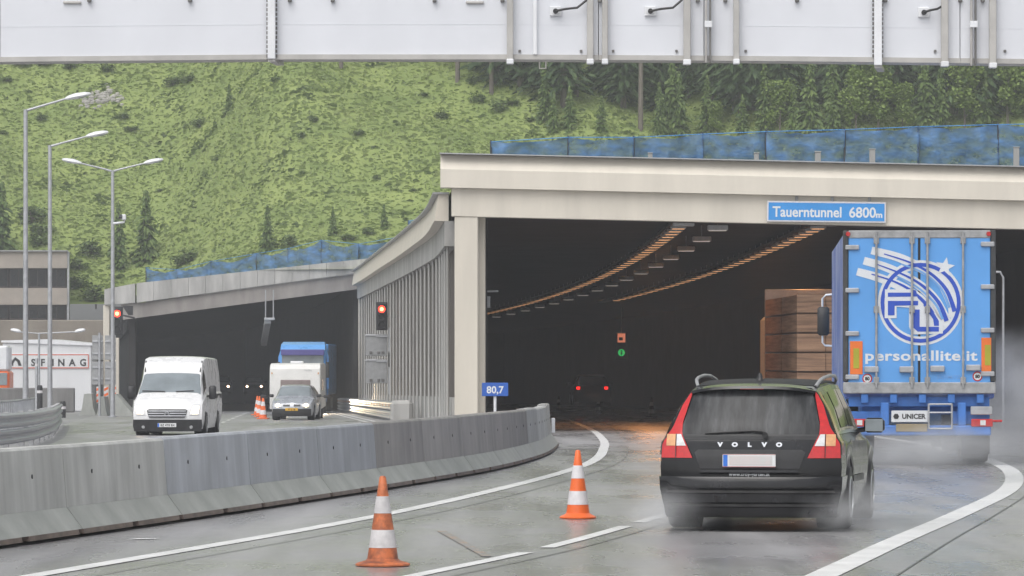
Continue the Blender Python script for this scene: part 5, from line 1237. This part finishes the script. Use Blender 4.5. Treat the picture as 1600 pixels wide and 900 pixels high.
# ---------------------------------------------------------------- trees
M['bark'] = mat('grey_brown_bark', (.16, .135, .12), .8, var=.3, scale=3, stretch=(3, 3, .5), bump=.3, bscale=10)
M['needle'] = tuft_mat('spruce_needles', (.03, .055, .024), (.05, .085, .034), (.085, .13, .05), .9)
M['needle_young'] = tuft_mat('young_spruce_needles', (.06, .10, .032), (.105, .16, .045), (.17, .23, .075), .9)
M['leaf'] = tuft_mat('light_green_leaves', (.13, .19, .05), (.17, .24, .06), (.23, .30, .09), .9)
M['shrub'] = tuft_mat('dark_shrub_leaves', (.075, .115, .045), (.11, .16, .055), (.17, .23, .085), .9)
def conifer_mesh(seed, h, r0, base, dens=1.0):
    r = random.Random(seed); tr, cr = MB(), MB(); v, f = cr.v, cr.f
    tr.tube([(0, 0, -.6), (r.uniform(-.1, .1), 0, h*.5), (0, 0, h*.99)], (.0065*h+.03 if base > .3 else .016*h+.03), 7, .02)
    z = base*h
    while z < h*.985:
        u = (z-base*h)/(h*(1-base)); rad = r0*(1-u)**.8*r.uniform(.65, 1.15)+.08; nb = max(4, int((5+6*(1-u))*dens))
        a0 = r.uniform(0, 6.28)
        for i in range(nb):
            if r.random() < .12: continue
            a = a0+6.28*i/nb+r.uniform(-.3, .3); L = rad*r.uniform(.55, 1.15); ca, sa = math.cos(a), math.sin(a); droop = r.uniform(.15, .5); n = max(2, int(L/.25))
            for k in range(n):
                t0, t1 = (k+.15)/n, (k+1.15)/n; w = .13*(1.15-t0*.7)*r.uniform(.6, 1.5)+.03*L
                for sd in (-1, 1):
                    o = len(v); zz = z-droop*L*t0*t0+.08*r.uniform(-1, 1); z2 = z-droop*L*t1*t1-.05
                    v += [(ca*L*t0, sa*L*t0, zz), (ca*L*t1, sa*L*t1, z2), (ca*L*(t1+.08)-sa*w*sd, sa*L*(t1+.08)+ca*w*sd, z2-r.uniform(.05, .3)), (ca*L*t0-sa*w*sd*1.1, sa*L*t0+ca*w*sd*1.1, zz-r.uniform(.05, .28))]
                    f.append((o, o+1, o+2, o+3))
        z += r.uniform(.18, .36)*(.55+h/18)
    return tr, cr
def leafy_mesh(seed, h, w, n, stem=True, size=.22):
    r = random.Random(seed); tr, cr = MB(), MB(); v, f = cr.v, cr.f
    tr.tube([(0, 0, -.5), (.1, 0, h*.4), (0, .1, h*.85)], .012*h+.03, 6, .02)
    lobes = [(r.uniform(-.55, .55)*w, r.uniform(-.55, .55)*w, h*r.uniform(.25, .9), r.uniform(.25, .5)) for _ in range(11)]
    for x, y, z, s in lobes: tr.tube([(0, 0, z*.55), (x*.6, y*.6, z*.85), (x, y, z)], .03, 4, .01)
    for _ in range(n):
        x, y, z, s = r.choice(lobes); a, e = r.uniform(0, 6.28), r.uniform(-1, 1); q = s*w*r.random()**.4*1.25; c = math.sqrt(1-e*e)
        px, py, pz = x*(1-.4*z/h)+q*c*math.cos(a), y*(1-.4*z/h)+q*c*math.sin(a), z+q*e*1.1
        k = size*r.uniform(.5, 1.4); A = Vector((r.uniform(-1, 1), r.uniform(-1, 1), r.uniform(-.6, .6))).normalized()*k; B = A.cross(Vector((r.uniform(-1, 1), r.uniform(-1, 1), r.uniform(-1, 1)))).normalized()*k*.7
        o = len(v); p = Vector((px, py, max(.05, pz))); v += [tuple(p-A), tuple(p+B), tuple(p+A), tuple(p-B)]; f.append((o, o+1, o+2, o+3))
    return tr, cr
def tree_proto(name, tr, cr, mm, cat):
    t = thing(name, '', cat); tr.build('trunk', M['bark'], t, smooth=50); cr.build('crown', mm, t); return t
protos = {}
for k in range(4): protos['spruce', k] = tree_proto('spruce_tree', *conifer_mesh(20+k, 11+k*1.5, 2.1+.15*k, .03+.03*k), M['needle'], 'tree')
for k in range(3): protos['young', k] = tree_proto('young_spruce', *conifer_mesh(40+k, 5+k*.7, 1.15, .04), M['needle_young'], 'tree')
for k in range(3): protos['bare', k] = tree_proto('tall_spruce', *conifer_mesh(60+k, 22+k, 2.6, .45), M['needle'], 'tree')
for k in range(3): protos['leafy', k] = tree_proto('deciduous_tree', *leafy_mesh(80+k, 4.6+k*.6, 1.7, 3600, size=.13), M['leaf'], 'tree')
for k in range(3): protos['shrub', k] = tree_proto('shrub', *leafy_mesh(90+k, 1.1, 1.0, 420, size=.10), M['shrub'], 'shrub')
used = set()
def hit(px, py):                                 # where the sight line through a photo point meets the hillside
    for i in range(1500):
        y = 262+i*.1; p = at(px, py, y)
        if hill(p.x, y) >= p.z: return p.x, y
    return at(px, py, 400).x, 400
def plant(kind, k, x, y, s, label, group, rot=None, sz=None):
    key = (kind, k); pr = protos[key]; o = pr if key not in used else copy_tree(pr); used.add(key)
    o.location = (x, y, hill(x, y)-.1); o.rotation_euler.z = R.uniform(0, 6.28) if rot is None else rot; o.scale = (s, s, (sz or s)); o['label'] = label
    if group: o['group'] = group
    return o
# dark spruces of the wood, upper right
r = random.Random(5)
spots = []
for i in range(70):
    px = r.uniform(600, 1780); edge = pl([(580, 62), (640, 100), (700, 118), (770, 140), (850, 172), (950, 176), (1100, 172), (1250, 178), (1400, 180), (1600, 186), (1800, 190)], px)
    py = edge-abs(r.gauss(0, 34)); spots.append((px, py))
for i, (px, py) in enumerate(spots):
    if px < 700 and py > 95: continue
    x, y = hit(px, max(py, 20)); plant('spruce', i % 4, x, y, r.uniform(.55, 1.05), 'dark spruce in the wood above the blue netting at upper right', 'dark spruces of the hillside wood')
for px, py, s in ((715, 128, 1), (768, 148, 1), (901, 150, .9), (1001, 204, 1), (1157, 178, 1), (1191, 172, .9), (533, 108, .8)):
    x, y = hit(px, py); lab = {715: 'bare-trunked tall spruce, leftmost of the pair at the edge of the wood', 768: 'bare-trunked tall spruce, right one of the pair at the edge of the wood', 901: 'thin bare spruce trunk above the second blue net panel', 1001: 'tall bare spruce trunk reaching down almost to the blue netting', 1157: 'bare spruce trunk, left one of a close pair in the right wood', 1191: 'bare spruce trunk, right one of a close pair in the right wood', 533: 'short bare trunk showing just under the gantry above the meadow'}[px]
    plant('bare', int(px) % 3, x, y, s, lab, 'tall bare-trunked spruces')
for i, (px, py, s) in enumerate(((1218, 207, .75), (1338, 206, .85), (1372, 205, 1.0), (1410, 205, .7), (1508, 201, 1.0), (1575, 197, 1.1), (1120, 211, .5), (1660, 196, 1.2))):
    x, y = hit(px, py); plant('leafy', i % 3, x, y, s, 'light green leafy tree in front of the dark wood, above the blue netting', 'light green trees above the netting')
for i, (px, py, s) in enumerate(((1050, 208, 1.0), (1060, 212, .8), (852, 188, .75), (890, 200, .6), (865, 205, .5), (1030, 210, .6), (940, 205, .5), (1265, 205, .95), (1300, 200, .9), (1445, 200, 1.0), (1105, 205, .7), (1195, 204, .8), (1160, 208, .55), (1240, 206, .6), (1470, 202, .7), (1540, 199, .8), (1300, 207, .6))):
    x, y = hit(px, py); plant('young', i % 3, x, y, s, 'small young spruce at the foot of the wood, right of the meadow', 'young spruces below the wood')
for px, py, s, lab in ((228, 408, 1.0, 'slender young spruce on the meadow right of the two-armed street lamp'), (185, 420, .75, 'thin young spruce half behind the two-armed lamp pole'), (418, 392, .55, 'small young spruce above the middle of the left tunnel parapet'), (3, 395, 1.0, 'young spruce at the left picture edge above the office building'), (358, 172, .35, 'lone tiny dark spruce high on the open meadow'), (600, 358, .35, 'tiny spruce at the right end of the row above the left parapet'), (520, 368, .35, 'tiny spruce in the row above the left parapet, over the net peak')):
    x, y = hit(px, py); plant('young', int(px) % 3, x, y, s, lab, None)
sh = [(50, 350, 1.6), (65, 365, 1.4), (58, 385, 1.3), (45, 340, 1.0), (270, 135, 1.3), (297, 128, 1.4), (190, 185, 1.2), (205, 205, 1.0), (312, 198, 1.3), (305, 195, .9), (65, 190, .8), (110, 108, 1.4), (30, 104, 1.3), (70, 102, 1.3), (165, 112, 1.2), (125, 420, 1.2), (140, 400, 1.4), (115, 450, 1.5), (150, 470, 1.4), (285, 415, 1.3), (300, 408, 1.2), (470, 215, .7), (560, 212, .9), (690, 185, 1.0), (660, 150, .9), (545, 375, .9), (575, 368, .8), (450, 385, 1.0), (10, 130, .9), (5, 210, .8), (400, 290, .7), (490, 190, .7), (750, 160, 1.2), (780, 175, 1.2), (800, 165, 1.1), (830, 190, 1.0), (645, 300, .6), (250, 300, .6), (340, 250, .6), (590, 280, .7), (430, 130, .8), (740, 130, 1.0)]
for i, (px, py, s) in enumerate(sh):
    x, y = hit(px, py); s *= .72 if py < 330 else .9; plant('shrub', i % 3, x, y, s, 'low dark green shrub on the hillside meadow', 'dark shrubs scattered over the meadow', sz=s*R.uniform(.35, .8))
# scree patch behind the first lamp
x, y = hit(158, 154); b = MB(); r = random.Random(3)
M['rock'] = mat('pale_rock', (.36, .345, .32), .8, var=.3, scale=2, bump=.3, bscale=8)
for _ in range(90):
    a, q = r.gauss(0, .75), r.gauss(0, .5); s = r.uniform(.08, .26); zz = hill(x+a, y+q); n = 7
    b.lathe([(s*.9, zz-.1), (s, zz+s*.25), (s*.6, zz+s*.6), (.02, zz+s*.7)], (x+a, y+q, 0), 'z', n)
tag(b.build('rock_scree', M['rock'], origin=(x, y, hill(x, y))), 'patch of pale grey rock on the meadow behind the tallest lamp head', 'scree', kind='stuff')
# ---------------------------------------------------------------- spray thrown up by the wheels
def spray(name, label, c, size, dens, rot=0, nscale=1.2, fall=1.0):
    m = bpy.data.materials.new('road_spray'); m.use_nodes = True; N, L = nt(m); N.remove(N['Principled BSDF'])
    v = N.new('ShaderNodeVolumePrincipled'); v.inputs['Color'].default_value = (.93, .94, .95, 1); v.inputs['Anisotropy'].default_value = .0
    tc = N.new('ShaderNodeTexCoord'); vl = N.new('ShaderNodeVectorMath'); vl.operation = 'LENGTH'; L.new(tc.outputs['Object'], vl.inputs[0])
    mr = N.new('ShaderNodeMapRange'); mr.interpolation_type = 'SMOOTHSTEP'; mr.inputs['From Min'].default_value = 1; mr.inputs['From Max'].default_value = .1; mr.inputs['To Min'].default_value = 0; mr.inputs['To Max'].default_value = 1
    L.new(vl.outputs['Value'], mr.inputs['Value'])
    no = N.new('ShaderNodeTexNoise'); no.inputs['Scale'].default_value = nscale; no.inputs['Detail'].default_value = 5; L.new(tc.outputs['Object'], no.inputs['Vector'])
    n2 = N.new('ShaderNodeMapRange'); n2.inputs['From Min'].default_value = .4; n2.inputs['From Max'].default_value = .64; L.new(no.outputs['Fac'], n2.inputs['Value'])
    a = N.new('ShaderNodeMath'); a.operation = 'MULTIPLY'; L.new(mr.outputs[0], a.inputs[0]); L.new(n2.outputs[0], a.inputs[1])
    b = N.new('ShaderNodeMath'); b.operation = 'MULTIPLY'; b.inputs[1].default_value = dens; L.new(a.outputs[0], b.inputs[0]); L.new(b.outputs[0], v.inputs['Density'])
    L.new(v.outputs[0], N['Material Output'].inputs['Volume'])
    o = MB().lathe([(.02, -.999)]+[(math.cos(a_), math.sin(a_)) for a_ in [math.radians(-80+i*16) for i in range(11)]]+[(.02, .999)], n=20).build(name, m)
    o.location = c; o.scale = size; o.rotation_euler.z = rot
    tag(o, label, 'spray', kind='stuff'); return o
def carp(x, y, z): return car.matrix_basis @ Vector((x, y, z))
spray('wheel_spray', 'pale water spray behind the left rear wheel of the black estate car', carp(-.85, .5, .22), (.6, 2.2, .45), 1.0, -.187)
spray('wheel_spray', 'pale water spray behind the right rear wheel of the black estate car', carp(.9, .9, .2), (.55, 2.2, .4), 1.0, -.187)
spray('wheel_spray', 'pale water spray beside the right front wheel of the black estate car', carp(1.0, 3.4, .2), (.4, 1.3, .4), 1.0, -.187)
L_ = lorry.matrix_basis
spray('wheel_spray', 'grey spray cloud trailing under the tail of the blue articulated lorry', L_ @ Vector((0, 1.2, .3)), (2.0, 5.5, .8), .8, -.056)
spray('wheel_spray', 'tall grey spray cloud along the right side of the blue articulated lorry', L_ @ Vector((2.2, 8, .9)), (1.9, 9, 1.75), .5, -.056, 1.4)

# ---------------------------------------------------------------- damp air
m = bpy.data.materials.new('damp_air'); m.use_nodes = True; N, L = nt(m); N.remove(N['Principled BSDF'])
v = N.new('ShaderNodeVolumePrincipled'); v.inputs['Color'].default_value = (.92, .94, .97, 1); v.inputs['Density'].default_value = HAZE; v.inputs['Anisotropy'].default_value = .2
L.new(v.outputs[0], N['Material Output'].inputs['Volume'])
tag(MB().box(-280, 280, -130, 660, -7, 100).build('haze', m), 'thin damp haze in the rainy air', 'haze', kind='stuff')

# ---------------------------------------------------------------- sky, sun, camera
sc = bpy.context.scene
w = bpy.data.worlds.new('World'); sc.world = w; w.use_nodes = True; N, L = w.node_tree.nodes, w.node_tree.links
sky = N.new('ShaderNodeTexSky'); sky.sky_type = 'NISHITA'; sky.sun_disc = False
EL, AZ = math.radians(56), math.radians(205)
sky.sun_elevation = EL; sky.sun_rotation = AZ; sky.air_density = 1.0; sky.dust_density = 3.0; sky.ozone_density = 1.0
hs = N.new('ShaderNodeHueSaturation'); hs.inputs['Saturation'].default_value = .22; L.new(sky.outputs[0], hs.inputs['Color'])   # overcast: the cloud cover greys the blue
bg = N['Background']; L.new(hs.outputs[0], bg.inputs['Color']); bg.inputs['Strength'].default_value = .12
sl_ = bpy.data.lights.new('sun', 'SUN'); sl_.energy = 1.0; sl_.angle = math.radians(60); sl_.color = (1, .97, .93)
so = bpy.data.objects.new('sun', sl_); C.objects.link(so)
dv = Vector((math.sin(AZ)*math.cos(EL), math.cos(AZ)*math.cos(EL), math.sin(EL))); so.rotation_euler = dv.to_track_quat('Z', 'Y').to_euler(); so.location = (0, -20, 60)
cam = bpy.data.cameras.new('camera'); co = bpy.data.objects.new('camera', cam); C.objects.link(co); sc.camera = co
cam.sensor_width = 36; cam.lens = 36*F/1600; cam.shift_y = (HY-450)/1600; cam.clip_end = 3000; cam.clip_start = .1
co.location = (0, 0, CH); co.rotation_euler = (math.radians(90), 0, 0)
sc.view_settings.view_transform = 'Standard'; sc.view_settings.look = 'None'; sc.view_settings.gamma = 1; sc.view_settings.exposure = EXPOSURE
sc.render.engine = 'CYCLES'; cy = sc.cycles; cy.use_denoising = True; cy.max_bounces = 7; cy.diffuse_bounces = 3; cy.glossy_bounces = 3; cy.transparent_max_bounces = 8; cy.volume_bounces = 1
cy.volume_step_rate = 2.0; cy.sample_clamp_indirect = 6; cy.use_adaptive_sampling = True; cy.adaptive_threshold = .02
